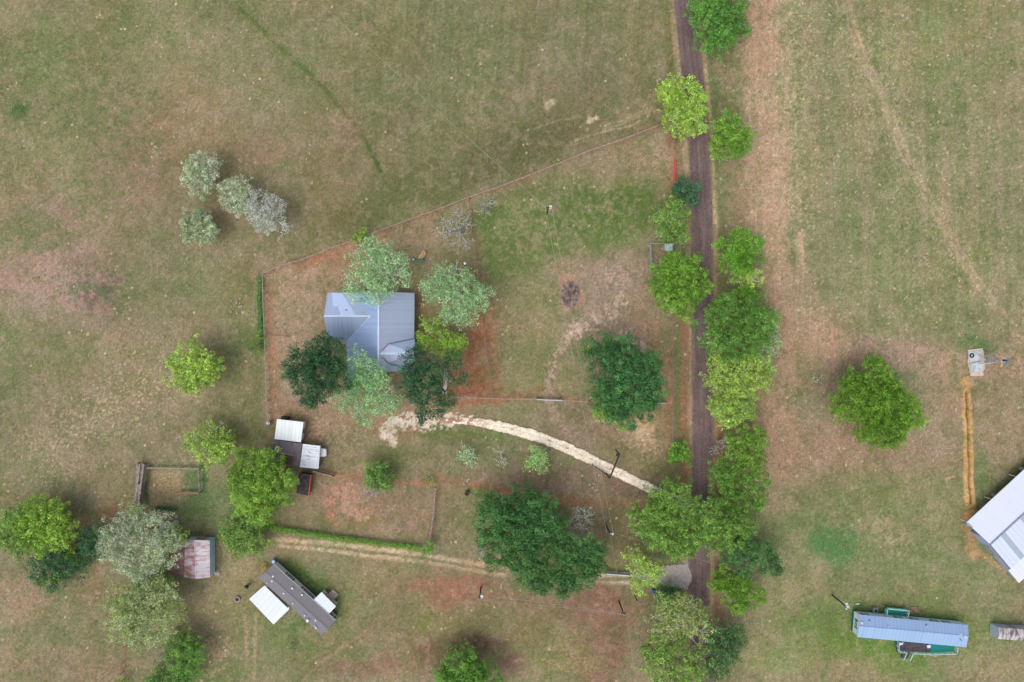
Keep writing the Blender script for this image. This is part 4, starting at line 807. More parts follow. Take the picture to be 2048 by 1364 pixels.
def gate(name, label, a, b, mt, h=1.2, r=.045, rails=5, group='farm gates'):
    a, b = P(*a), P(*b); t = thing(name, label, 'gate', (a + b) / 2, group); m = MB()
    for i in range(rails):
        z = .2 + (h - .2) * i / (rails - 1); m.tube(a + [0, 0, z], b + [0, 0, z], r if i < rails - 1 else r * 1.6, k=6)
    m.build('rails', mt, t); m = MB()
    for f in (0, .33, .66, 1): p = a + (b - a) * f; m.tube(p + [0, 0, .15], p + [0, 0, h], r, k=6)
    m.build('uprights', mt, t)
    for p in (a, b):
        d = (a - b) / np.linalg.norm(a - b) * (.15 if p is a else -.15); MB().tube(p + d, p + d + [0, 0, h + .35], .09, k=8).build('post', M['wood'], t)
    return t
gate('gate', 'long silver tube gate in the fence below the red soil', (1074,798), (1125,800), M['galv'], r=.07)
gate('gate', 'short silver gate half under the big dark yard tree', (1309,806), (1329,806), M['galv'], r=.06)
gate('gate', 'red painted gate beside the road above the dark blue-green tree', (1349,322), (1346,366), M['red'], r=.07)
gate('gate', 'grey tube gate across the lower two-track drive', (1212,1144), (1256,1147), M['galv'], r=.09)
gate('gate', 'grey weathered gate panel south of the striped carport', (633,941), (668,950), M['woodgrey'], r=.1)

def gateway():
    A = P(1231.5, 900); B = P(1212.5, 947)
    t = thing('entrance_gateway', 'tall dark ranch entrance frame spanning the gravel drive', 'gateway', (A + B) / 2); h = 4.8
    for p in (A, B): MB().tube(p, p + [0, 0, h], .13, k=10).build('post', M['creosote'], t)
    MB().bar(A + [0, 0, h], B + [0, 0, h], .26, .3).build('crossbeam', M['creosote'], t, bevel=.02)
    m = MB(); m.box((A[0] - .35, A[1] - .1, h + .1), (.7, .5, .3)); m.build('sign_bracket', M['dark'], t)
    q = P(1183, 927); m = MB()
    for z in (.3, .65, 1.0, 1.35): m.bar(B + [0, 0, z], q + [0, 0, z], .07 if z < 1.2 else .16, .07)
    for f in (.3, .65, 1.0): p = B + (q - B) * f; m.bar(p + [0, 0, .3], p + [0, 0, 1.35], .07, .07)
    m.build('gate_leaf', M['creosote'], t)
gateway()

def pen():
    t = thing('small_pen', 'little rail pen with a green corner post beside the tiny shed', 'pen', P(1299, 487), 'farm fences')
    a, b, c = P(1299, 488), P(1331, 488), P(1301, 531); m = MB()
    for p, q in ((a, b), (a, c)):
        for z in (.4, .8, 1.2): m.bar(p + [0, 0, z], q + [0, 0, z], .09, .07)
    m.build('rails', M['grey'], t)
    for f in (0, .5, 1): MB().tube(a + (b - a) * f, a + (b - a) * f + [0, 0, 1.4], .07, k=6).build('post', M['wood'], t)
    MB().tube(a + (c - a) * .5, a + (c - a) * .5 + [0, 0, 1.4], .07, k=6).build('post', M['wood'], t)
    MB().tube(c, c + [0, 0, 1.3], .28, .2, 10).build('feed_bucket', M['teal'], t)
    t = thing('tiny_shed', 'tiny shed with a pale green-white roof at the pen by the road', 'shed', P(1336, 494)); z = 1.9
    pts = [P(1330,487,z), P(1346,487,z), P(1346,501,z), P(1330,501,z)]; MB().slab(pts, .06).build('roof', roof_mat('pale_green_roof', (182,216,206), (1,0), .35, .25, (120,160,140), .45, rscale=3), t)
    MB().prism([p * [.997, .995, 1] for p in pts], 0, z - .07).build('wall', M['wood'], t)
    m = MB(); q = (pts[0] + pts[3]) / 2; m.box((q[0] - .0, q[1], .8), (.06, .7, 1.5)); m.build('door', M['woodgrey'], t)
pen()

# ---------------------------------------------------------------- buildings
def window(t, a, b, f, w_, z0, z1, frame=M['white'], shutters=None, out=1):
    """a window on the wall that runs a->b at fraction f; outward is to the right of a->b when out=1"""
    a = np.array([a[0], a[1], 0.0]); b = np.array([b[0], b[1], 0.0]); d = b - a; L = np.linalg.norm(d); d /= L; n = np.array([d[1], -d[0], 0]) * out; c = a + d * L * f
    m = MB(); zc = (z0 + z1) / 2
    for s in (-1, 1): m.box(c + n * .04 + d * s * (w_ / 2) + [0, 0, zc], (.09, .12, z1 - z0 + .09), dirx=d)
    for z in (z0, z1, zc): m.box(c + n * .04 + [0, 0, z], (w_ - .09, .1, .08), dirx=d)
    fr = m.build('window', frame, t)
    MB().box(c + n * .02 + [0, 0, zc], (w_ - .08, .05, z1 - z0 - .06), dirx=d).build('pane', M['glass'], fr)
    if shutters is not None:
        for s in (-1, 1): MB().box(c + n * .03 + d * s * (w_ / 2 + .25) + [0, 0, zc], (.3, .06, z1 - z0), dirx=d).build('shutter', shutters, t)
def door(t, a, b, f, w_, h, mt, z0=.1, out=1):
    a = np.array([a[0], a[1], 0.0]); b = np.array([b[0], b[1], 0.0]); d = b - a; L = np.linalg.norm(d); d /= L; n = np.array([d[1], -d[0], 0]) * out; c = a + d * L * f
    o = MB().box(c + n * .03 + [0, 0, z0 + h / 2], (w_, .08, h), dirx=d).build('door', mt, t, bevel=.01)
    MB().tube(c + n * .08 + d * w_ * .38 + [0, 0, z0 + h * .48], c + n * .14 + d * w_ * .38 + [0, 0, z0 + h * .48], .035, k=6).build('handle', M['galv'], o)
def flat(p): return np.array([p[0], p[1]])
def inset(pts, d):
    """move polygon points toward its centroid along both edges by about d metres"""
    p = [np.array(q[:2], float) for q in pts]; n = len(p); ar = sum(p[i][0] * p[(i+1) % n][1] - p[(i+1) % n][0] * p[i][1] for i in range(n)); s = 1 if ar > 0 else -1; out = []
    for i in range(n):
        e0 = p[i] - p[i-1]; e1 = p[(i+1) % n] - p[i]; e0 /= np.linalg.norm(e0); e1 /= np.linalg.norm(e1)
        n0 = np.array([-e0[1], e0[0]]) * s; n1 = np.array([-e1[1], e1[0]]) * s; k = n0 + n1; k /= max(.3, k @ n0) 
        out.append(p[i] + k / 1.0 * d * (1 if abs(k @ n0 - 1) < .5 else 1))
    return out

def farmhouse():
    t = thing('farmhouse', 'L-shaped farmhouse with a weathered blue-grey metal roof among tall trees', 'house', P(745, 665, 0)); e = 2.9; g = 5.3
    A = P(757,583,g); B = P(757,743,g); C = P(829,586,e); D = P(828,743,e); Wsw = P(693,743,e); Wv = P(694,682,e); V = P(741,632,4.75); Nv = P(693,585,e); NW = P(655,585,e); RW = P(648,632,4.75); SW = P(655,681,e)
    blu = (128,142,168)
    rE = roof_mat('house_roof_east', (164,177,200), (0,1), .35, .07, (158,166,184), .40, rscale=.5, dirt=.16, metal=.3, rough=.45); rW = roof_mat('house_roof_west', (138,160,196), (0,1), .35, .07, (136,152,184), .4, rscale=.5, dirt=.2, metal=.3, rough=.45)  # slope tints carry the light: lit east painted lighter, west darker
    rN = roof_mat('house_roof_wing_north', (176,192,222), (1,0), .9, .08, (170,186,216), .45, rscale=.3, dirt=.25, metal=.3, rough=.45); rS = roof_mat('house_roof_wing_south', (132,150,178), (1,0), .35, .16, (112,118,134), .36, rscale=1.2, dirt=.22, metal=.3, rough=.5)  # likewise the wing: lit north slope painted paler, shaded south darker
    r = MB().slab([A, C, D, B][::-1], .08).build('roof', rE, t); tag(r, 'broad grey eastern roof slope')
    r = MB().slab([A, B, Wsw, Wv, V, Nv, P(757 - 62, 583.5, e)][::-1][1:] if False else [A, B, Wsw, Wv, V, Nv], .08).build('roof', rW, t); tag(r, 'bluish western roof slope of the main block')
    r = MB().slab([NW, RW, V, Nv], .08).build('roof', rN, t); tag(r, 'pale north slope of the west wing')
    m = MB(); a, b = NW * .62 + Nv * .38, NW * .3 + Nv * .7; c_, d_ = RW * .62 + V * .38, RW * .45 + V * .55
    def on(u, v_): return (NW * (1 - u) + Nv * u) * (1 - v_) + (RW * (1 - u) + V * u) * v_ + np.array([0, 0, .03])
    m.slab([on(.22, .02), on(.22, .58), on(.36, .58), on(.36, .98), on(.70, .98), on(.74, .02)], .02); m.build('roof_patch', M['whiteroof'] if False else mat('pale_new_sheets', (190,208,240), .45, .2, var=.05), r)
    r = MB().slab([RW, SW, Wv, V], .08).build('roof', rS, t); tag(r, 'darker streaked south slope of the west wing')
    # east-facing cross gable
    R0 = P(761,707,5.15); R1 = P(828,706,4.75); K1 = P(777,688,4.8); K2 = P(830,677,e + .12); K3 = P(830,736,e + .12); K4 = P(776,726,4.75)
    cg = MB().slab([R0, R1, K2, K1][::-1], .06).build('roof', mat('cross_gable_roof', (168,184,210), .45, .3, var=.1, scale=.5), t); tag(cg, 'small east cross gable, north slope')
    cg2 = MB().slab([R0, K4, K3, R1][::-1], .06).build('roof', roof_mat('gable_south', (146,158,182), (1,0), .35, .12, metal=.3), t); tag(cg2, 'small east cross gable, south slope')  # south gable slope tinted darker as the less lit side
    for name, p, q, wd, mt in (('ridge_cap', A, B, .32, 'cap'), ('ridge_cap', RW, V, .26, 'cap'), ('ridge_cap', R0, R1, .4, 'cap'), ('valley_flashing', V, Wv, .1, 'cap'), ('valley_flashing', V, Nv, .1, 'cap')):
        if 'cap2' not in M: M['cap2'] = mat('ridge_cap_metal', (176,190,212), .4, .2, var=.08, scale=1)
        MB().bar(p + [0, 0, .06], q + [0, 0, .06], wd, .05).build(name, M['cap2'], t)
    MB().bar(K1 + [0,0,.05], K2 + [0,0,.05], .14, .05).build('valley_flashing', mat('dark_flashing', (84,96,124), .6), t)
    for p, q in ((P(764,702,5.1), P(777,688,4.85)), (P(764,714,5.1), P(772,722,4.9))): MB().bar(p + [0,0,.06], q + [0,0,.06], .15, .04).build('rusty_flashing', M['rust'] if False else mat('rusty_flashing', (146,100,88), .9), t)
    MB().path([P(772,722,4.95), P(781,729,4.6), P(795,731,4.1)], .05).build('roof_cable', M['dark'], t)
    # walls
    o = .45
    m = MB(); m.prism([(A[0]*0 + P(693+5,0,0)[0], P(0,743-4,0)[1]), (C[0] - o, P(0,739,0)[1] + .3), (C[0] - o, C[1] - o), (P(698,0,0)[0], C[1] - o)], 0, e - .06)
    x0, x1, y0, y1 = Wsw[0] + o, C[0] - o, B[1] * .985 + .25, A[1] - o
    m = MB(); m.prism([(x0, y0), (x1, y0), (x1, y1), (x0, y1)], 0, e - .1); xm = A[0]
    for yy, s in ((y0, -1), (y1, 1)): m.prism([(x0, yy), (x1, yy), (x1, yy - s * .15), (x0, yy - s * .15)], e - .1, e - .09); m.poly([(x0, yy, e - .09), (x1, yy, e - .09), (xm, yy, g - .25)][::s])
    m.build('wall', M['brick'], t); wx0 = NW[0] + o + .2; wy0 = Wv[1] + o; wy1 = NW[1] - o
    m = MB(); m.prism([(wx0, wy0), (x0 - .003, wy0), (x0 - .003, wy1 - .01), (wx0, wy1 - .01)], 0, e - .1); m.poly([(wx0, wy0, e - .1), (wx0, (wy0 + wy1) / 2, 4.5), (wx0, wy1, e - .1)]); m.build('wall', M['siding'], t)
    for f in (.2, .45, .8): window(t, (x1, y1), (x1, y0), f, 1.2, 1.0, 2.1, out=-1)
    for f in (.2, .5): window(t, (wx0, wy1), (x0, wy1), f, 1.1, 1.0, 2.1, out=-1)
    for f in (.25, .75): window(t, (x0, y1), (x1, y1), f, 1.1, 1.0, 2.1, out=-1)
    for f in (.3, .7): window(t, (wx0, wy0), (x0, wy0), f, 1.1, 1.0, 2.1)
    window(t, (wx0, wy0), (wx0, wy1), .5, 1.1, 1.0, 2.1, out=-1); door(t, (x0, y0), (x1, y0), .35, 1.0, 2.1, M['white']); window(t, (x0, y0), (x1, y0), .7, 1.5, 1.0, 2.1)
    v = P(787, 588, 3.05); MB().box(v + [0,0,.15], (.4,.4,.35)).build('roof_vent', M['white'], t, bevel=.03)
    v = P(692,620,4.5); MB().tube(v - [0,0,.3], v + [0,0,.3], .1, k=8).build('roof_vent', M['dark'], t)
    # south porch roof (a corner of it shows blue between the leaves)
    z = 2.6; pr = [P(697,744,e), P(757,745,e), P(757,765,z-.2), P(697,765,z-.2)]; MB().slab(pr[::-1], .06).build('porch_roof', mat('blue_porch_roof', (92,120,170), .5, .1, var=.1), t)
    for px in (700, 727, 754): q = P(px, 763, 0); MB().tube(q, q + [0,0,2.3], .07, k=8).build('porch_post', M['white'], t)
    q = MB(); q.box((P(690,690,0)[0], P(0,690,0)[1], .25), (1.4, 1.8, .5)); q.build('side_step', M['path'], t, bevel=.02)
farmhouse()
def wing_things():
    t = thing('rain_barrel', 'blue open barrel at the east wall of the farmhouse', 'barrel', P(829.5, 682)); c = P(830.5, 682, 0)
    MB().tube(c, c + [0,0,.9], .3, .34, 14, False).build('barrel', M['blue'], t); m = MB()
    for k in range(16):
        a, b = [2 * math.pi * (k + j) / 16 for j in (0, 1)]; m.tube(c + [math.cos(a)*.34, math.sin(a)*.34, .9], c + [math.cos(b)*.34, math.sin(b)*.34, .9], .035, k=5)
    m.build('rim', M['blue'], t); MB().tube(c + [0,0,.72], c + [0,0,.75], .31, k=14).build('water', M['glass'], t)
wing_things()

def trailer():
    t = thing('mobile_home', 'long grey-shingled mobile home set diagonally with white awnings', 'mobile home', P(600, 1200, 0)); z = 2.9
    a, b, c, d = P(547,1128,z), P(671,1241,z), P(634,1280,z), P(519,1157,z); u = (b - a) / np.linalg.norm(b - a); v = (d - a) / np.linalg.norm(d - a); c = b + d - a
    zr = np.array([0, 0, .5]); ra, rb = (a + d) / 2 + zr, (b + c) / 2 + zr
    m = MB(); m.slab([a, b, rb, ra][::-1], .07); m.build('roof', M['shingle'], t); m = MB(); m.slab([d, ra, rb, c][::-1], .07); m.build('roof', M['shingle'], t)
    MB().bar(ra + [0,0,.03], rb + [0,0,.03], .2, .03).build('ridge_cap', M['shingle'], t)
    ins = inset([a, b, c, d], .18); m = MB(); m.prism(ins, .65, z - .09); m.poly([(*ins[0], z-.09), (*ins[3], z-.09), (*((ins[0]+ins[3])/2), z+.36)]); m.poly([(*ins[1], z-.09), (*ins[2], z-.09), (*((ins[1]+ins[2])/2), z+.36)][::-1])
    m.build('wall', M['siding'], t); MB().prism(inset([a, b, c, d], .22), -.05, .65).build('skirting', M['skirt'], t)
    A, B, Cc, D = ins; A, B, Cc, D = [np.array([*q, 0.0]) for q in (A, B, Cc, D)]
    for f, ww in ((.24, 1.3), (.53, 2.3), (.93, 1.3)): window(t, A, B, f, ww, 1.2, 2.4, shutters=M['brownshutter'], out=-1)
    for f in (.15, .72, .9): window(t, D, Cc, f, .9, 1.35, 2.3)
    door(t, A, B, .74, .9, 1.95, M['white'], .75, out=-1); door(t, D, Cc, .45, .9, 1.95, M['white'], .75)
    gt = MB(); gt.bar(a + [0,0,-.08] , b + [0,0,-.08], .12, .12); gt.build('gutter', M['white'], t)
    s = 3.748
    for (x, y, r_) in ((398,572,.2),(390,608,.17),(353,622,.1),(543,662,.19),(477,700,.17),(615,711,.17),(548,775,.15),(514,809,.15),(635,866,.15),(657,903,.34),(717,902,.17),(712,944,.1),(720,959,.16)):
        px, py = 440 + x / s, 1000 + y / s; q = P(px, py, z + .4)
        if r_ > .3: MB().box(q, (.55,.55,.4), dirx=u).build('air_vent', M['white'], t, bevel=.03)
        else: MB().tube(q - [0,0,.3], q + [0,0,.12], r_ * .8, r_, 9).build('roof_vent', M['white'], t)
    wr = roof_mat('white_awning_sheets', (206,213,226), u, 1.0, .1, dirt=.10, metal=.05); wr2 = roof_mat('white_porch_sheets', (208,216,230), u, .5, .22, dirt=.06, metal=.05)
    aw = thing('carport', 'white metal awning on the lower left side of the grey mobile home', 'carport', P(540,1210,0)); q = [P(498,1198,2.5), P(529,1171,2.75), P(578,1219,2.75), P(547,1249,2.5)]
    MB().slab(q, .08).build('roof', wr, aw)
    for p in inset(q, .2)[:1] + inset(q, .2)[3:]: MB().tube((*p, 0), (*p, 2.42), .05, k=7).build('post', M['white'], aw)
    mm = sum(np.array(inset(q, .2)[i]) for i in (0, 3)) / 2; MB().tube((*mm, 0), (*mm, 2.42), .05, k=7).build('post', M['white'], aw)
    po = thing('covered_porch', 'small white-roofed porch on the upper right side of the grey mobile home', 'porch', P(648,1207,0)); q = [P(624,1203,2.75), P(643,1184,2.6), P(672,1213,2.6), P(653,1232,2.75)]
    MB().slab(q, .08).build('roof', wr2, po); iq = inset(q, .2)
    for p in (iq[1], iq[2]): MB().tube((*p, 0), (*p, 2.5), .05, k=7).build('post', M['white'], po)
    MB().prism(iq, .45, .62).build('deck', M['wood'], po)
    st = P(665, 1190, 0); e = MB()
    dv = (P(672,1181,0) - P(657,1199,0)); 
    for k in range(3): e.box(st + np.array([u[0], u[1], 0]) * 0 + np.array([-v[0], -v[1], 0]) * (k * .5 - .3) + [0, 0, .5 - k * .17 - .06], (1.5, .5, .12), dirx=u)
    e.build('steps', M['path'], po)
    for s_ in (-1, 1): a_ = st + u * .78 * s_ - v * (-.5); b_ = st + u * .78 * s_ - v * 1.0; MB().bar(a_ * [1,1,0] + [0,0,1.4], b_ * [1,1,0] + [0,0,1.0], .06, .06).build('handrail', M['wood'], po)
    c0 = P(549.5, 1121, 0); bn = thing('blue_tank', 'round blue and white tub at the north corner of the grey mobile home', 'tub', c0)
    MB().tube(c0, c0 + [0,0,.8], .42, .48, 16).build('body', M['blue'], bn); MB().tube(c0 + [0,0,.8], c0 + [0,0,.86], .3, k=14).build('lid', M['white'], bn)
    hs_ = MB(); pts = [P(530 + 3 * math.cos(i * .7) * (1 + i * .02) - i * .12, 1127 + 4.5 * math.sin(i * .7) + i * .25, .05 + .01 * i) for i in range(40)] + [P(527,1142,.05), P(529,1150,.05)]; hs_.path(pts, .035, k=5); hs_.build_top('garden_hose', M['yellow'], 'coiled yellow hose on the grass by the mobile home corner', 'hose', pts[0])
    g = P(497, 1170, 0); gr_ = thing('barbecue_grill', 'small dark grill standing on the grass left of the white awning', 'grill', g)
    MB().tube(g + [0,0,.7], g + [0,0,.95], .36, .42, 12).build('bowl', M['black'], gr_); MB().tube(g + [0,0,.95], g + [0,0,1.2], .42, .12, 12).build('lid', M['black'], gr_)
    for k in range(3): a_ = 2.1 * k; MB().tube(g + [math.cos(a_)*.2, math.sin(a_)*.2, .75], g + [math.cos(a_)*.4, math.sin(a_)*.4, 0], .025, k=5).build('leg', M['black'], gr_)
    MB().box(g + [.45, .5, .8], (.5,.4,.05)).build('side_shelf', M['dark'], gr_)
    fr = P(475, 1198, 0); fp = thing('fire_ring', 'ring of pale stones round ashes in the grass', 'fire pit', fr); rg = random.Random(3)
    for k in range(12): a_ = k * math.pi / 6; m = MB(); m.box(fr + [math.cos(a_)*.52, math.sin(a_)*.48, .12], (.26,.2,.26 + rg.random()*.06), a_ + rg.random()*.4); m.build('stone', M['stone'], fp, bevel=.05)
    MB().tube(fr + [0,0,0], fr + [0,0,.08], .42, k=12).build('ashes', M['ash'], fp)
trailer()

def sheds():
    wr = roof_mat('old_white_sheets', (226,232,234), (1,-.12), .7, .12, (96,96,92), .25, dirt=.16, rscale=1.6, metal=.0)
    t = thing('white_roofed_shed', 'square shed under a stained white sheet roof, first of the shed cluster', 'shed', P(578,862,0)); z = 2.7
    q = [P(554,838,z), P(607,844.4,z), P(601.6,884.6,z-.3), P(549,878,z-.3)]; MB().slab(q, .08).build('roof', wr, t); i = inset(q, .25); MB().prism(i, 0, z - .42).build('wall', M['siding'], t); window(t, i[0], i[1], .3, .8, 1, 1.8, out=-1); door(t, i[1], i[2], .5, .9, 2.0, M['woodgrey'], out=-1)
    t = thing('rusty_shed', 'low dark shed with a purplish rusted roof between the white roofs', 'shed', P(575,908,0)); z = 2.35
    q = [P(546,879,z), P(604,887,z), P(598.5,932,z-.3), P(541,924,z-.3)]; MB().slab(q, .07).build('roof', roof_mat('dark_rust_roof', (122,112,120), (1,-.12), .6, .12, (96,84,88), .45, dirt=.25, rough=.9), t); MB().prism(inset(q, .25), 0, z - .42).build('wall', M['rust'], t)
    MB().slab([P(561,906,z-.09), P(585,910,z-.1), P(583,928,z-.2), P(560,926,z-.2)], .03).build('brown_patch', mat('brown_board_patch', (84,70,48), .9), t); MB().bar(P(557,905,z-.05), P(586,911,z-.05), .12, .06).build('batten', M['wood'], t); MB().bar(P(545,885,z+.05), P(553,885,z+.05), .12, .06).build('batten', M['woodgrey'], t)
    door(t, inset(q,.25)[3], inset(q,.25)[0], .5, .9, 1.8, M['woodgrey'], out=-1)
    t = thing('striped_carport', 'white carport with dirty striped sheets and a car nose showing', 'carport', P(620,914,0)); z = 2.55
    q = [P(605.5,888,z), P(640.5,892,z), P(637,937.5,z), P(599.6,934,z)]; ct = MB().slab(q, .06).build('roof', roof_mat('streaked_white_sheets', (216,222,232), (.1,1), .42, .16, (112,118,128), .40, dirt=.3, rscale=2.2, metal=0), t)
    for p in inset(q, .2): MB().tube((*p, 0), (*p, z - .05), .06, k=7).build('post', M['wood'], t)
    m = MB(); m.ribs(q[1], q[2], q[3], q[0], 9, .05, .05); m.build('ribs', M['white'], ct)
    # car
    c = P(633, 903, 0); t = thing('parked_car', 'white car parked under the striped carport with its rounded front out', 'car', c); m = MB()
    L = [(-2.2,.62,.45,.78),(-2.1,.78,.32,.92),(-1.2,.86,.28,.98),(0,.88,.28,1.0),(1.2,.87,.28,.98),(1.9,.8,.3,.88),(2.15,.66,.4,.74)]; rings = []
    for x, hw, zb, zt in L:
        rings.append(len(m.v))
        for yy, zz in ((-hw,zb+.12),(-hw,zt-.18),(-hw*.86,zt),(hw*.86,zt),(hw,zt-.18),(hw,zb+.12),(hw*.8,zb),(-hw*.8,zb)): m.v.append((c[0]+x, c[1]+yy - .05*x, zz))
    for a, b in zip(rings[:-1], rings[1:]):
        for k in range(8): m.f.append((a+k, a+(k+1)%8, b+(k+1)%8, b+k))
    m.f.append(tuple(rings[0]+k for k in range(8))); m.f.append(tuple(rings[-1]+k for k in reversed(range(8)))); m.build('body', M['carpaint'], t, bevel=.05, smooth=False)
    def cab(x0,x1,x2,x3,w0,w1,z0,z1,name,mt):
        m = MB(); 
        for x, z, hw in ((x0,z0,w0),(x1,z1,w1),(x2,z1,w1),(x3,z0,w0)):
            m.v += [(c[0]+x,c[1]-hw-.05*x,z),(c[0]+x,c[1]+hw-.05*x,z)]
        m.f += [(0,1,3,2),(2,3,5,4),(4,5,7,6),(0,2,4,6),(7,5,3,1),(0,6,7,1)]; return m.build(name, mt, t, bevel=.03)
    cab(-1.75,-1.0,.25,1.0,.78,.62,.97,1.42,'windows',M['glass']); cab(-1.15,-.98,.2,.4,.64,.6,1.40,1.46,'cabin_roof',M['carpaint'])
    for x in (-1.35, 1.35):
        for s in (-1, 1): w_ = MB().tube(c + [x, s*.72 - .05*x, .32], c + [x, s*.9 - .05*x, .32], .32, k=16).build('wheel', M['tyre'], t); MB().tube(c + [x, s*.88 - .05*x, .32], c + [x, s*.92 - .05*x, .32], .19, k=12).build('rim', M['galv'], w_)
    for s in (-1, 1): MB().box(c + [2.06, s*.55 - .1, .66], (.16,.26,.14)).build('headlight', M['lamp'], t, bevel=.03)
    # odds and ends
    c = P(638.5,927,0); m = MB(); m.box(c + [0,0,.5], (.35,1.1,1.0), .1); o = m.build_top('blue_tarp', M['blue'], 'blue tarp-covered stack at the right edge of the striped carport', 'tarp', c, bevel=.08)
    c = P(573,836.5,0); t = thing('generator_box', 'black box unit against the north edge of the white shed roof', 'utility box', c); MB().box(c + [0,.1,.75], (1.3,.7,1.5), -.1).build('cabinet', M['black'], t, bevel=.06); MB().tube(c + [.3,.1,1.5], c + [.3,.1,1.62], .22, k=12).build('fan_grille', M['dark'], t)
    c = P(540,845,0); t = thing('fence_corner_drum', 'grey drum with a white lid at the end of the west yard fence', 'drum', c); MB().tube(c, c + [0,0,1.1], .36, k=14).build('drum', M['grey'], t); MB().tube(c + [0,0,1.1], c + [0,0,1.22], .24, .18, 12).build('lid', M['white'], t)
    t = thing('red_edged_shed', 'small black-roofed lean-to with a bright red right wall', 'shed', P(608,968,0)); z = 2.0
    q = [P(609,947,z), P(621,950,z), P(616,991.5,z-.1), P(593,986,z-.1)]; q[0] = P(598,946,z); MB().slab(q, .06).build('roof', mat('black_roofing', (54,50,60), .9, c2=(88,72,62), scale=1.5, c2amt=.45), t); MB().prism(inset(q, .08), 0, z - .2).build('wall', M['rust'], t)
    MB().bar(P(622.5,949,1.5) , P(618,991,1.4), .22, .9).build('red_board', M['red'], t)
sheds()

def barn():
    t = thing('rusty_barn', 'old metal barn with a rust-streaked white roof and rusty lean-to', 'barn', P(400,1118,0)); e, g = 2.7, 3.7
    a, b = P(370,1080,e), P(368,1154,e); ra, rb = P(389.5,1080,g), P(392,1158,g); c, d = P(419.5,1081,e), P(420,1154.5,e)
    rm = roof_mat('rusty_tin', (214,202,208), (0,1), .75, .12, (164,128,126), .44, dirt=.25, rscale=1.6, rough=.8); rm2 = roof_mat('rustier_tin', (184,172,182), (0,1), .75, .2, (140,98,92), .50, dirt=.3, rscale=1.1, rough=.85); rm3 = roof_mat('deep_rust_tin', (144,118,124), (0,1), .7, .2, (118,84,86), .52, dirt=.3, rscale=1.3, rough=.9)
    tag(MB().slab([a, ra, rb, b][::-1], .06).build('roof', rm2, t), 'rust-blotched west roof slope'); tag(MB().slab([ra, c, d, rb][::-1], .06).build('roof', rm, t), 'whiter east roof slope')
    MB().bar(ra + [0,0,.05], rb + [0,0,.05], .14, .05).build('ridge_cap', rm, t)
    l0, l1 = P(344,1088,2.0), P(331,1150,2.0); tag(MB().slab([P(370,1081,e-.12), P(368.5,1153,e-.12), l1, l0], .06).build('lean_to_roof', rm3, t), 'deep rusty lean-to roof')
    w = mat('blue_grey_tin_wall', (170,202,224), .6, .2, var=.12, scale=1)
    i = inset([a, b, d, c], .12); MB().prism(i, 0, e - .08).build('wall', w, t); m = MB(); m.poly([(*i[0], e-.08), (*i[3], e-.08), (ra[0], i[0][1], g-.15)]); m.poly([(*i[1], e-.08), (*i[2], e-.08), (rb[0], i[1][1], g-.15)][::-1]); m.build('gable', w, t)
    for p in (l0, l1, (l0 + l1) / 2): MB().tube((p[0]+.15, p[1], 0), (p[0]+.15, p[1], 1.95), .08, k=7).build('post', M['wood'], t)
    door(t, i[0], i[3], .5, 2.0, 2.2, M['woodgrey'], 0, out=-1); m = MB(); 
    j = thing('scrap_heap', 'loose pale boards and scrap lying beyond the lower right barn corner', 'scrap', P(434,1146,0)); rg = random.Random(9)
    for k in range(9): c_ = P(430 + rg.random()*9, 1142 + rg.random()*8, .1 + rg.random()*.2); MB().box(c_, (.9*rg.random()+.3, .14, .05), rg.random()*3).build('board', M['path'], j)
    j = thing('scrap_poles', 'white poles and wire leaning on the upper barn wall', 'scrap', P(405,1073,0))
    for k in range(5): c_ = P(402 + k*2.2, 1075, 0); MB().tube(c_, c_ + [rg.uniform(-.3,.3), .5, .5 + rg.random()*.6], .035, k=5).build('pole', M['white'], j)
barn()

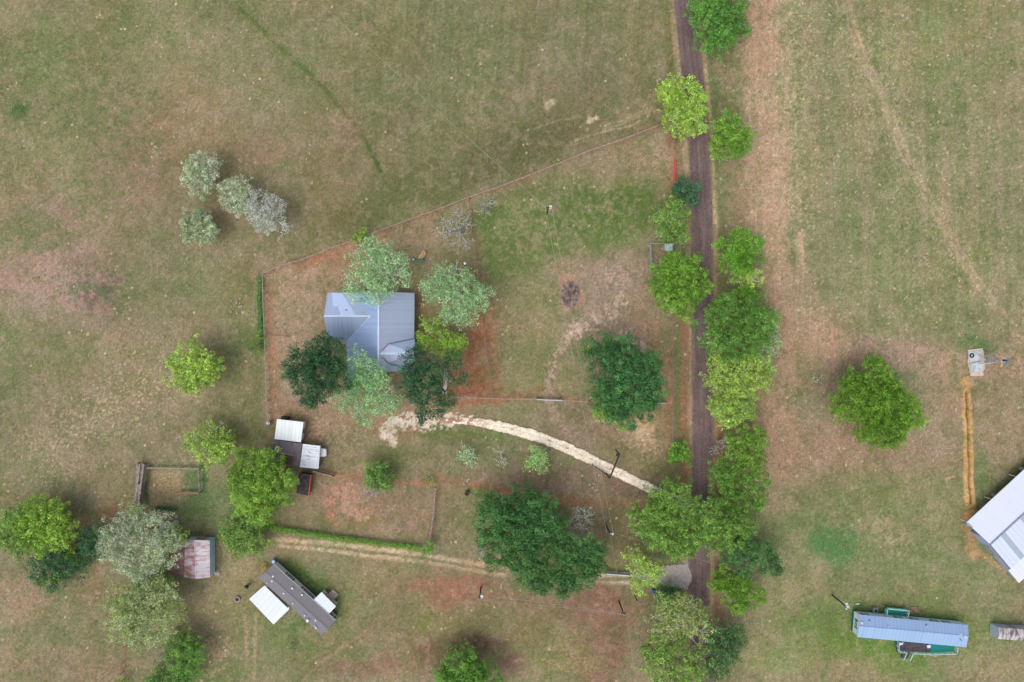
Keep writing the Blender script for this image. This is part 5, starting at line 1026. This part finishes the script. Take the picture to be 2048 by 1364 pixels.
def big_barn():
    t = thing('metal_workshop', 'large white metal building set diagonally at the right edge', 'workshop', P(2040,1040,0)); e, g = 2.5, 4.2; h2 = 3.2
    a = P(1933,1045,e); u = P(2048,939,e) - a; u /= np.linalg.norm(u); u[2] = 0; v = np.array([u[1], -u[0], 0.0]); LEN = 34
    r = P(1979.5,1089.5,g); vv = (r - a) @ v; k1 = a + v * vv; k1[2] = g; s = (P(2025.5,1134,h2) - k1) @ v; k2 = k1 + v * s; k2[2] = h2
    wm = roof_mat('white_ribbed_roof', (212,218,232), u, .5, .10, dirt=.05, metal=.05); wm2 = roof_mat('white_ribbed_roof_lower', (206,213,230), u, .9, .10, dirt=.06, metal=.05)
    tag(MB().slab([a, a + u * LEN, k1 + u * LEN, k1], .1).build('roof', wm, t), 'north-west roof slope'); tag(MB().slab([k1, k1 + u * LEN, k2 + u * LEN, k2], .1).build('roof', wm2, t), 'south-east roof slope with skylight strips')
    MB().bar(k1 + [0,0,.06], k1 + u * LEN + [0,0,.06], .3, .08).build('ridge_cap', mat('blue_grey_flashing', (132,134,158), .5), t)  # ridge cap in a darker blue-grey than the roof sheets
    sk = mat('translucent_panel', (158,172,186), .3, var=.08)
    for f in (2.6, 7.6, 12.6): p = k1 + u * f + [0,0,.03]; q = k2 + u * f + [0,0,.03]; MB().slab([p, p + u * 1.1, q + u * 1.1, q], .03).build('skylight', sk, t)
    k3 = k2 + v * 3.6; k3[2] = 2.6; k2b = k2 - [0,0,.12] + v * .02; tag(MB().slab([k2b - u * .5, k2b + u * LEN, k3 + u * LEN, k3 - u * .5], .1).build('lean_to_roof', roof_mat('bright_white_lean_to', (222,226,236), u, .9, .06, dirt=.03), t), 'bright white lean-to roof')
    wallm = roof_mat('blue_white_wall_sheets', (150,166,206), v, .6, .2, dirt=.15, metal=.05)
    w0 = 3.6; zz0 = e + (g - e) * w0 / vv - .12
    A = a + u * .12 + v * w0; B = k2 + u * .12; A[2] = B[2] = 0; m = MB(); K = k1 + u * .12
    m.poly([A, B, (B[0], B[1], h2 - .12), (K[0], K[1], g - .12), (A[0], A[1], zz0)][::-1]); A2, B2 = A + u * (LEN - .3), B + u * (LEN - .3); K2 = K + u * (LEN - .3)
    m.poly([A2, B2, (B2[0], B2[1], h2 - .12), (K2[0], K2[1], g - .12), (A2[0], A2[1], zz0)]); m.poly([A, A2, A2 + [0,0,zz0], A + [0,0,zz0]]); m.build('wall', wallm, t)
    C3 = k3 + u * .12 - v * .12; C3[2] = 0; m = MB(); C32 = C3 + u * (LEN - .3); m.poly([B + v * .01, C3, C3 + [0,0,2.45], B + v * .01 + [0,0,h2-.3]]); m.poly([C3, C32, C32 + [0,0,2.45], C3 + [0,0,2.45]]); m.build('lean_to_wall', wallm, t)
    for k in range(6): p = a + u * (.3 + k * 6.6) + v * .3; p[2] = 0; MB().tube(p, p + [0,0,e-.05], .09, k=8).build('post', M['white'], t)
    p = a + u * .15 + v * .1; MB().bar(p - [0,0,.06], k1 + u * .15 - [0,0,.1], .12, .18).build('rake_trim', mat('dark_rake_trim', (70,74,100), .5), t); MB().bar(k1 + u * .0 - [0,0,.1], k2 - [0,0,.1], .12, .18).build('rake_trim', bpy.data.materials['dark_rake_trim'], t)
    c0 = A + v * 4.5; o = MB().box(c0 - u * .06 + [0,0,1.2], (2.8,.1,2.4), dirx=v).build('door', M['grey'], t); MB().box(c0 - u * .14 + v * 1.1 + [0,0,1.1], (.1,.08,.3), dirx=v).build('handle', M['dark'], o)
    for nm, p, lb in (('downspout_drum', P(1929,1047,0), 'grey barrel at the west corner of the large white building'), ('downspout_drum', P(1985,990,0), 'small white tank on the upper side of the large white building'), ('downspout_drum', P(1957,1076,0), 'pale drum by the lower left wall of the large white building'), ('downspout_drum', P(2040,937,0), 'white tank near the top right of the large white building')):
        q = thing('water_drum', lb, 'drum', p, 'drums round the workshop'); MB().tube(p, p + [0,0,.95], .34, k=14).build('drum', M['galv'], q); MB().tube(p + [0,0,.95], p + [0,0,1.05], .22, .16, 10).build('lid', M['grey'], q)
big_barn()

def home_b():
    t = thing('mobile_home', 'long mobile home with a light blue metal roof at the lower right', 'mobile home', P(1815,1255,0)); e, g = 2.7, 3.4
    a, b, d = P(1718,1229,e), P(1936,1250,e), P(1714,1274,e); c = b + (d - a); c = P(1932.5,1294.5,e); u = (b - a) / np.linalg.norm(b - a); v = np.array([u[1], -u[0], 0.0])
    ra, rb = P(1718,1252,g), P(1937,1272,g); rm = roof_mat('light_blue_roof_sheets', (140,166,202), u, .72, -.14, dirt=.1, metal=.1); rm2 = roof_mat('light_blue_roof_south', (146,174,208), u, .72, -.14, dirt=.1, metal=.1)  # south copy slightly lighter: slope shading put into the sheet colour
    tag(MB().slab([a, b, rb, ra][::-1], .07).build('roof', rm, t), 'north roof slope'); tag(MB().slab([ra, rb, c, d][::-1], .07).build('roof', rm2, t), 'south roof slope')
    MB().bar(ra + [0,0,.04], rb + [0,0,.04], .16, .04).build('ridge_cap', rm, t)
    i = [q + [0,0,0] for q in (a, b, c, d)]; i = inset(i, .16); MB().prism(i, .55, e - .09).build('wall', mat('pale_home_wall', (200,214,222), .6, var=.05), t); MB().prism(inset([a, b, c, d], .13), -.05, .55).build('skirting', mat('teal_skirting', (30,108,104), .7), t)
    m = MB(); m.poly([(*i[0], e-.09), (*i[3], e-.09), (*((i[0]+i[3])/2), g-.12)]); m.poly([(*i[1], e-.09), (*i[2], e-.09), (*((i[1]+i[2])/2), g-.12)][::-1]); m.build('gable', bpy.data.materials['pale_home_wall'], t)
    sh = mat('dark_green_shutter', (44,84,84), .6)
    for f in (.07, .38, .53, .72, .83): window(t, i[0], i[1], f, .7, 1.2, 2.2, shutters=sh, out=-1)
    window(t, i[0], i[3], .5, .9, 1.2, 2.2, shutters=sh, out=1); 
    for f in (.15, .5, .88): window(t, i[3], i[2], f, .9, 1.2, 2.2, shutters=sh)
    door(t, i[0], i[1], .28, .9, 1.95, M['white'], .65, out=-1); door(t, i[3], i[2], .42, .9, 1.95, M['white'], .65)
    s = 4.571
    for x, y in ((565,391),(1466,497),(1520,518)): q = P(1600+x/s, 1160+y/s, g-.1); MB().tube(q - [0,0,.3], q + [0,0,.15], .26, .24, 12).build('roof_vent', M['white'], t); MB().tube(q + [0,0,.15], q + [0,0,.22], .12, k=8).build('roof_vent_cap', M['galv'], t)
    for x, y in ((805,424),(1160,424)): q = P(1600+x/s, 1160+y/s, g-.15); MB().tube(q - [0,0,.3], q + [0,0,.12], .28, .22, 12).build('roof_vent', rm, t)
    for x, y in ((637,370),(1467,547)): q = P(1600+x/s, 1160+y/s, g-.15); MB().tube(q - [0,0,.3], q + [0,0,.25], .07, k=8).build('vent_pipe', M['dark'], t)
    def deck(nm, lb, pts, z, mt, rails, skirt=False):
        q = [P(x, y, z) for x, y in pts]; t = thing(nm, lb, 'deck', sum(q) / len(q), 'decks on the blue-roofed home'); MB().slab(q, .12).build('floor', mt, t)
        for k in range(len(q)): MB().tube((*inset(q, .1)[k], 0), (*inset(q, .1)[k], z - .1), .06, k=6).build('post', M['trimteal'], t)
        for (i0, i1) in rails:
            p, r = q[i0], q[i1]; m = MB(); m.bar(p + [0,0,1.0], r + [0,0,1.0], .12, .06); m.bar(p + [0,0,.5], r + [0,0,.5], .05, .05); n = max(2, int(np.linalg.norm(r - p) / 1.2))
            for k in range(n + 1): x = p + (r - p) * k / n; m.bar(x, x + [0,0,1.15], .09, .09)
            m.build('railing', M['trimteal'], t)
        return t, q
    deck('porch_deck', 'small teal-floored deck on the north side of the blue-roofed home', [(1769.5,1214),(1813,1218),(1810,1232),(1768.5,1229.5)], .8, M['tealdeck'], ((0,1),(0,3),(1,2)))
    dk, q = deck('porch_deck', 'dark boarded deck with ramp on the south side of the blue-roofed home', [(1793,1281),(1860,1287),(1859,1305),(1821,1303),(1808,1301.5),(1792,1300)], .8, M['deckdark'], ((0,5),(5,4),(3,2)))
    ra_ = [P(1808,1302,.78), P(1821,1303,.78), P(1815,1317,.1), P(1802,1316,.1)]; MB().slab(ra_, .1).build('ramp', M['deckdark'], dk)
    for p, r in ((ra_[0], ra_[3]), (ra_[1], ra_[2])): m = MB(); m.bar(p + [0,0,1.0], r + [0,0,.95], .12, .06); m.bar(p, p + [0,0,1.0], .09, .09); m.bar(r, r + [0,0,1.0], .09, .09); m.build('railing', M['trimteal'], dk)
    deck('porch_deck', 'long teal deck east of the dark one along the blue-roofed home', [(1860.5,1287),(1909.5,1291),(1908,1303.5),(1859.5,1305)], .78, M['tealdeck'], ((3,2),(2,1)))
    for px, py, lb in ((1799.5,1285,'white chair on the dark deck next to the mobile home wall'), (1855,1291,'white table at the right end of the dark deck')):
        p = P(px, py, .8); t2 = thing('deck_chair' if 'chair' in lb else 'deck_table', lb, lb.split()[1], p); w_ = .7
        MB().box(p + [0,0,.42], (w_, .6, .06), .3).build('seat' if 'chair' in lb else 'table_top', M['white'], t2, bevel=.02)
        if 'chair' in lb: MB().box(p + [0,.28,.7], (w_, .06, .5), .1).build('backrest', M['white'], t2, bevel=.02)
        for sx in (-1, 1):
            for sy in (-1, 1): MB().tube(p + [sx*.26, sy*.2, 0], p + [sx*.26, sy*.2, .4], .03, k=5).build('leg', M['white'], t2)
    c = P(1747,1218,0); t2 = thing('air_conditioner', 'grey air conditioning unit north of the blue-roofed home', 'air conditioner', c); MB().box(c + [0,0,.45], (.85,.85,.9), .1).build('casing', M['grey'], t2, bevel=.04); MB().tube(c + [0,0,.9], c + [0,0,.96], .32, k=16).build('fan_grille', M['dark'], t2)
    m = MB(); c = P(1828,1219,0); 
    for i_ in range(7):
        for j in range(4):
            if (i_ + j) % 5 != 3: m.box(c + [-.95 + i_ * .31, -.5 + j * .31, .03], (.28, .28, .06), .03 * i_)
    m.build_top('brick_pad', M['brick'], 'patch of reddish paving blocks beside the small teal deck', 'paving', c)
    c = P(1714.5,1207.5,0); m = MB(); m.box(c + [0,0,.06], (.75,.2,.1), .1); m.build_top('white_board', M['white'], 'short white plank lying in the grass by the pole', 'plank', c)
    # shed
    t = thing('storage_shed', 'grey storage shed with a rust-stained pale roof at the right edge', 'shed', P(2020,1262,0)); e, g = 2.3, 2.75
    a, d = P(1996,1255,e), P(1995,1278,e); u2 = P(2040,1258,e) - a; u2 /= np.linalg.norm(u2); LN = 7; ra = (a + d) / 2; ra[2] = g; rm = roof_mat('stained_pale_roof', (196,194,200), u2, .8, .15, (120,88,84), .47, dirt=.25, rscale=1.4, rough=.8)
    MB().slab([a, a + u2*LN, ra + u2*LN, ra][::-1], .06).build('roof', rm, t); MB().slab([ra, ra + u2*LN, d + u2*LN, d][::-1], .06).build('roof', rm, t); i = inset([a, a + u2*LN, d + u2*LN, d], .06); MB().prism(i, 0, e - .08).build('wall', roof_mat('ribbed_grey_wall', (172,184,206), (u2[1], -u2[0]), .35, .25, dirt=.1), t)
    m = MB(); m.poly([(*i[0], e-.08), (*i[3], e-.08), (*((i[0]+i[3])/2), g-.1)]); m.build('gable', bpy.data.materials['ribbed_grey_wall'], t); door(t, i[0], i[1], .5, 1.2, 1.9, M['grey'], out=-1)
home_b()

# ---------------------------------------------------------------- windmill, well slab, poles, small things
def well():
    t = thing('well_slab', 'pale concrete well slab beside the windmill', 'concrete slab', P(1950,724)); q = [P(1935,704), P(1959,701), P(1965,741), P(1941,746)]
    MB().prism(q, -.1, .22).build('slab', M['concrete'], t, bevel=.03); MB().bar(P(1938,727,.25), P(1963,722,.25), .06, .06).build('pipe', M['dark'], t)
    tag(ribbon([(1950,698),(1953,725),(1954,752)], [16,17,13], .006, .8, 8, n=10).build('gravel_pad', gravel_material('pink_gravel', (206,190,178), (186,166,152), (156,134,116))), kind='structure')
    c = P(1943,711,.22); m = MB()
    for k in range(18):
        a, b = [2 * math.pi * (k + j) / 18 for j in (0, 1)]; m.tube(c + [math.cos(a)*.36, math.sin(a)*.36, .12], c + [math.cos(b)*.36, math.sin(b)*.36, .12], .11, k=7)
    m.build_top('old_tyre', M['tyre'], 'black tyre lying on the concrete well slab', 'tyre', c)
    b = P(1963,719,0); h = 6.0; t = thing('windmill', 'lattice windmill tower with a blue wheel rising beside the well slab', 'windmill', b); m = MB(); L = []
    for sx, sy in ((-1,-1),(1,-1),(1,1),(-1,1)):
        p = b + [sx*.95, sy*.95, 0]; q = b + [sx*.14, sy*.14, h]; L.append((p, q)); o = MB().bar(p, q, .09, .09).build('leg', M['galv'], t)
    for f in (.15,.35,.55,.75,.9):
        for k in range(4): (p, q), (p2, q2) = L[k], L[(k+1) % 4]; m.bar(p+(q-p)*f, p2+(q2-p2)*f, .05, .05); m.bar(p+(q-p)*f, p2+(q2-p2)*min(1, f+.18), .035, .035)
    m.build('bracing', M['galv'], t); MB().box(b + [0,0,h-.1], (.7,.7,.08)).build('platform', M['orange'], t)
    hb = b + [0,0,h+.25]; MB().tube(hb + [-.3,0,0], hb + [.5,0,0], .14, k=8).build('gearbox', M['dark'], t)
    wc = hb + [.5,-.1,.1]; ax_ = np.array([.55,-.35,.75]); ax_ /= np.linalg.norm(ax_); e1 = np.cross(ax_, [0,0,1]); e1 /= np.linalg.norm(e1); e2 = np.cross(ax_, e1)
    wh = MB(); 
    for k in range(14):
        a = 2*math.pi*k/14; d = e1*math.cos(a)+e2*math.sin(a); s = -e1*math.sin(a)+e2*math.cos(a); wh.slab([wc+d*.22-s*.04, wc+d*.8-s*.13, wc+d*.8+s*.1+ax_*.08, wc+d*.22+s*.04+ax_*.03], .01)
    wh.build('wheel', mat('blue_blades', (64,124,196), .5), t); MB().tube(wc - ax_*.06, wc + ax_*.08, .12, k=8).build('hub', M['dark'], t)
    MB().bar(hb + [-.3,0,0], hb + [-1.1,.25,0], .05, .05).build('tail_boom', M['galv'], t); MB().slab([hb+[-1.0,.0,.25], hb+[-1.6,.3,.25], hb+[-1.6,.42,-.2], hb+[-1.0,.3,-.2]], .02).build('tail', M['blue'], t)
well()

def pole(label, base, h, arm=True, transformer=False, lampw=False, brace=False):
    b = P(*base); t = thing('utility_pole', label, 'utility pole', b, 'utility poles'); MB().tube(b, b + [0,0,h], .16, .11, 9).build('pole', M['creosote'], t)
    top = b + [0,0,h]
    if arm: MB().bar(top + [-.7,.05,-.35], top + [.7,-.05,-.35], .1, .1).build('crossarm', M['creosote'], t)
    for x in ((-.6,.6) if arm else (0,)): MB().tube(top + [x,0,-.3], top + [x,0,-.08], .07, .05, 7).build('insulator', M['white'], t)
    if transformer: MB().tube(top + [.4,.1,-1.2], top + [.4,.1,-.3], .32, k=12).build('transformer', M['white'], t)
    if lampw: MB().bar(top, top + [.5,-.2,.1], .05, .05).build('lamp_arm', M['galv'], t); MB().tube(top + [.5,-.2,-.05], top + [.5,-.2,.15], .26, .14, 10).build('lamp_head', M['white'], t)
    return top
p1 = pole('utility pole with a pale transformer on the green lawn', (1093,429), 7.5, True, True)
p2 = pole('utility pole east of the leafless whitish tree', (1211.5,1049), 6.0, True, False, True)
p3 = pole('utility pole below the lower two-track drive', (1238,1203), 6.2, True, False)
p4 = pole('utility pole with a white transformer left of the bottom wires', (962,1174), 5.8, True, True)
p5 = pole('yard light pole on the north side of the silvery tree east of the farmhouse', (930,533), 7.5, False, False, True)
p6 = pole('leaning-looking service pole with meter and dish near the blue-roofed home', (1664,1190), 5.5, False, True, True)
c = P(1690,1210,0); t = thing('satellite_dish', 'white satellite dish and box by the pole near the blue-roofed home', 'satellite dish', c); MB().tube(c, c + [0,0,1.2], .05, k=6).build('mast', M['galv'], t); MB().tube(c + [0,0,1.2], c + [.12,.1,1.32], .12, .42, 14).build('dish', M['white'], t); MB().box(c + [-.1,-.5,.6], (.3,.2,.5)).build('meter_box', M['white'], t)
def wire(label, a, b, sag, r=.024):
    a, b = np.array(a, float), np.array(b, float); m = MB(); pts = [a + (b - a) * f - [0,0,4 * sag * f * (1 - f)] for f in np.linspace(0, 1, 15)]; m.path(pts, r, k=4)
    m.build_top('overhead_wire', M['cable'], label, 'overhead wire', (a + b) / 2, 'overhead wires')
nw = np.array([*P(560,-50,0)[:2], 7.5])
wire('overhead wire crossing the upper pasture to the pole on the lawn', nw, p1 + [-.6,0,-.1], 1.0); wire('upper of the two wires crossing the brush pile from the lawn pole', p1 + [-.6,0,-.1], p2 + [-.6,0,-.1], 1.6); wire('lower of the two wires crossing the brush pile from the lawn pole', p1 + [.6,0,-.1], p2 + [.6,0,-.1], 1.6)
wire('wire between the two poles beside the big oak pair', p2 + [0,0,-.1], p3 + [0,0,-.1], .4); wire('left wire between the two bottom poles over the weedy grass', p3 + [-.6,0,-.1], p4 + [.6,.4,-.1], .5); wire('right wire between the two bottom poles over the weedy grass', p3 + [.6,-.3,-.1], p4 + [-.4,-.4,-.1], .6)
wire('wire leaving the lowest pole toward the bottom edge', p3 + [.5,0,-.1], np.array([*P(1282,1480,0)[:2], 6.5]), .8); wire('wire running east from the pole toward the road trees', p2 + [.6,0,-.1], np.array([*P(1450,1120,0)[:2], 6.5]), .6)

def brush_pile():
    rg = np.random.default_rng(12); m = MB(); c = P(1141,588,0)
    for k in range(620):
        a = rg.uniform(0, 6.28); rr = math.sqrt(rg.uniform(0, 1)); x, y = math.cos(a) * rr * 1.75, math.sin(a) * rr * 2.5; z = .08 + (1 - rr) * .9 * rg.uniform(.2, 1); th = rg.normal(1.3, .7); l = rg.uniform(.3, 1.0)
        p = c + [x, y, z]; d = np.array([math.cos(th), math.sin(th), rg.normal(0, .18)]) * l / 2; m.tube(p - d, p + d, rg.uniform(.015, .05), .012, 4)
    m.build_top('brush_pile', M['deadwood'], 'oval heap of dead branches on the open yard', 'brush pile', c)
brush_pile()
def playset():
    c = P(844,510,0); t = thing('play_set', 'tan climbing toy with two teal seats on the bare yard', 'play set', c)
    m = MB(); pts = [P(x, y, .25) for x, y in ((847,502),(851,506),(848,512),(842,516),(839,518),(838,513),(843,509),(845,504))]
    for a, b in zip(pts, pts[1:] + pts[:1]): m.bar(a, b, .3, .25)
    m.bar(P(839,514,.5), P(850,506,.5), .22, .3); m.build('climbing_frame', M['orange'], t, bevel=.04)
    for px in (827, 840.5, 845): q = P(px, 520, 0); o = MB().tube(q, q + [0,0,.45], .34, .3, 12).build('seat', M['teal'], t); MB().tube(q + [.05,.05,.45], q + [.05,.05,.55], .16, k=10).build('cushion', M['white'] if px == 827 else M['tealdeck'], o)
playset()
def misc():
    c = P(934.5,985,0); t = thing('burn_barrel', 'rusty dark red barrel at the fence corner beside the green shrub', 'barrel', c); MB().tube(c, c + [0,0,.9], .42, k=14, caps=False).build('barrel', M['rust'], t); MB().tube(c + [0,0,.6], c + [0,0,.65], .4, k=14).build('ashes', M['ash'], t); m = MB()
    for k in range(14): a, b = [2*math.pi*(k+j)/14 for j in (0, 1)]; m.tube(c + [math.cos(a)*.42, math.sin(a)*.42, .9], c + [math.cos(b)*.42, math.sin(b)*.42, .9], .04, k=5)
    m.build('rim', M['rust'], t)
    c = P(1307,1180,0); t = thing('blue_bin', 'bright blue bin beside the lower drive', 'bin', c); MB().box(c + [0,0,.45], (.6,.6,.9)).build('body', M['blue'], t, bevel=.05); MB().box(c + [0,0,.94], (.66,.66,.07)).build('lid', M['blue'], t, bevel=.02)
    c = P(1270,1193,0); m = MB(); m.tube(c, c + [.05,-.05,2.0], .09, k=7); m.bar(c + [-.2,0,1.9], c + [.3,-.1,1.9], .1, .1); m.build_top('marker_post', M['creosote'], 'short dark post south of the light yellow-green tree', 'post', c)
    c = P(1268,1144,0); t = thing('rock_heap', 'little heap of pale rocks at the end of the grey tube gate', 'rock heap', c); rg = random.Random(21)
    for k in range(14): p = c + [rg.uniform(-1.1,1.1), rg.uniform(-.6,.6), .12]; o = MB().box(p, (rg.uniform(.2,.45), rg.uniform(.2,.35), rg.uniform(.15,.35)), rg.random()*3).build('rock', M['rock'], t, bevel=.06)
    for (cx, cy, n, sx, sy, lb) in ((930,959,6,12,9,'scatter of pale stones on the grass north-west of the rusty barrel'), (1187,973,8,9,12,'scatter of pale stones on the grass left of the drive entrance tree'), (478,612,12,22,16,'scatter of pale stones in the pasture west of the yard fence')):
        c = P(cx, cy, 0); t = thing('stone_scatter', lb, 'stones', c, 'pale stone scatters')
        for k in range(n): p = P(cx + rg.uniform(-sx, sx), cy + rg.uniform(-sy, sy), .04); s_ = rg.uniform(.15, .4); MB().box(p, (s_, s_*.8, .14), rg.random()*3).build('stone', M['stone'], t, bevel=.04)
misc()
print('leaves', LEAVES[0], 'objects', len(bpy.data.objects))
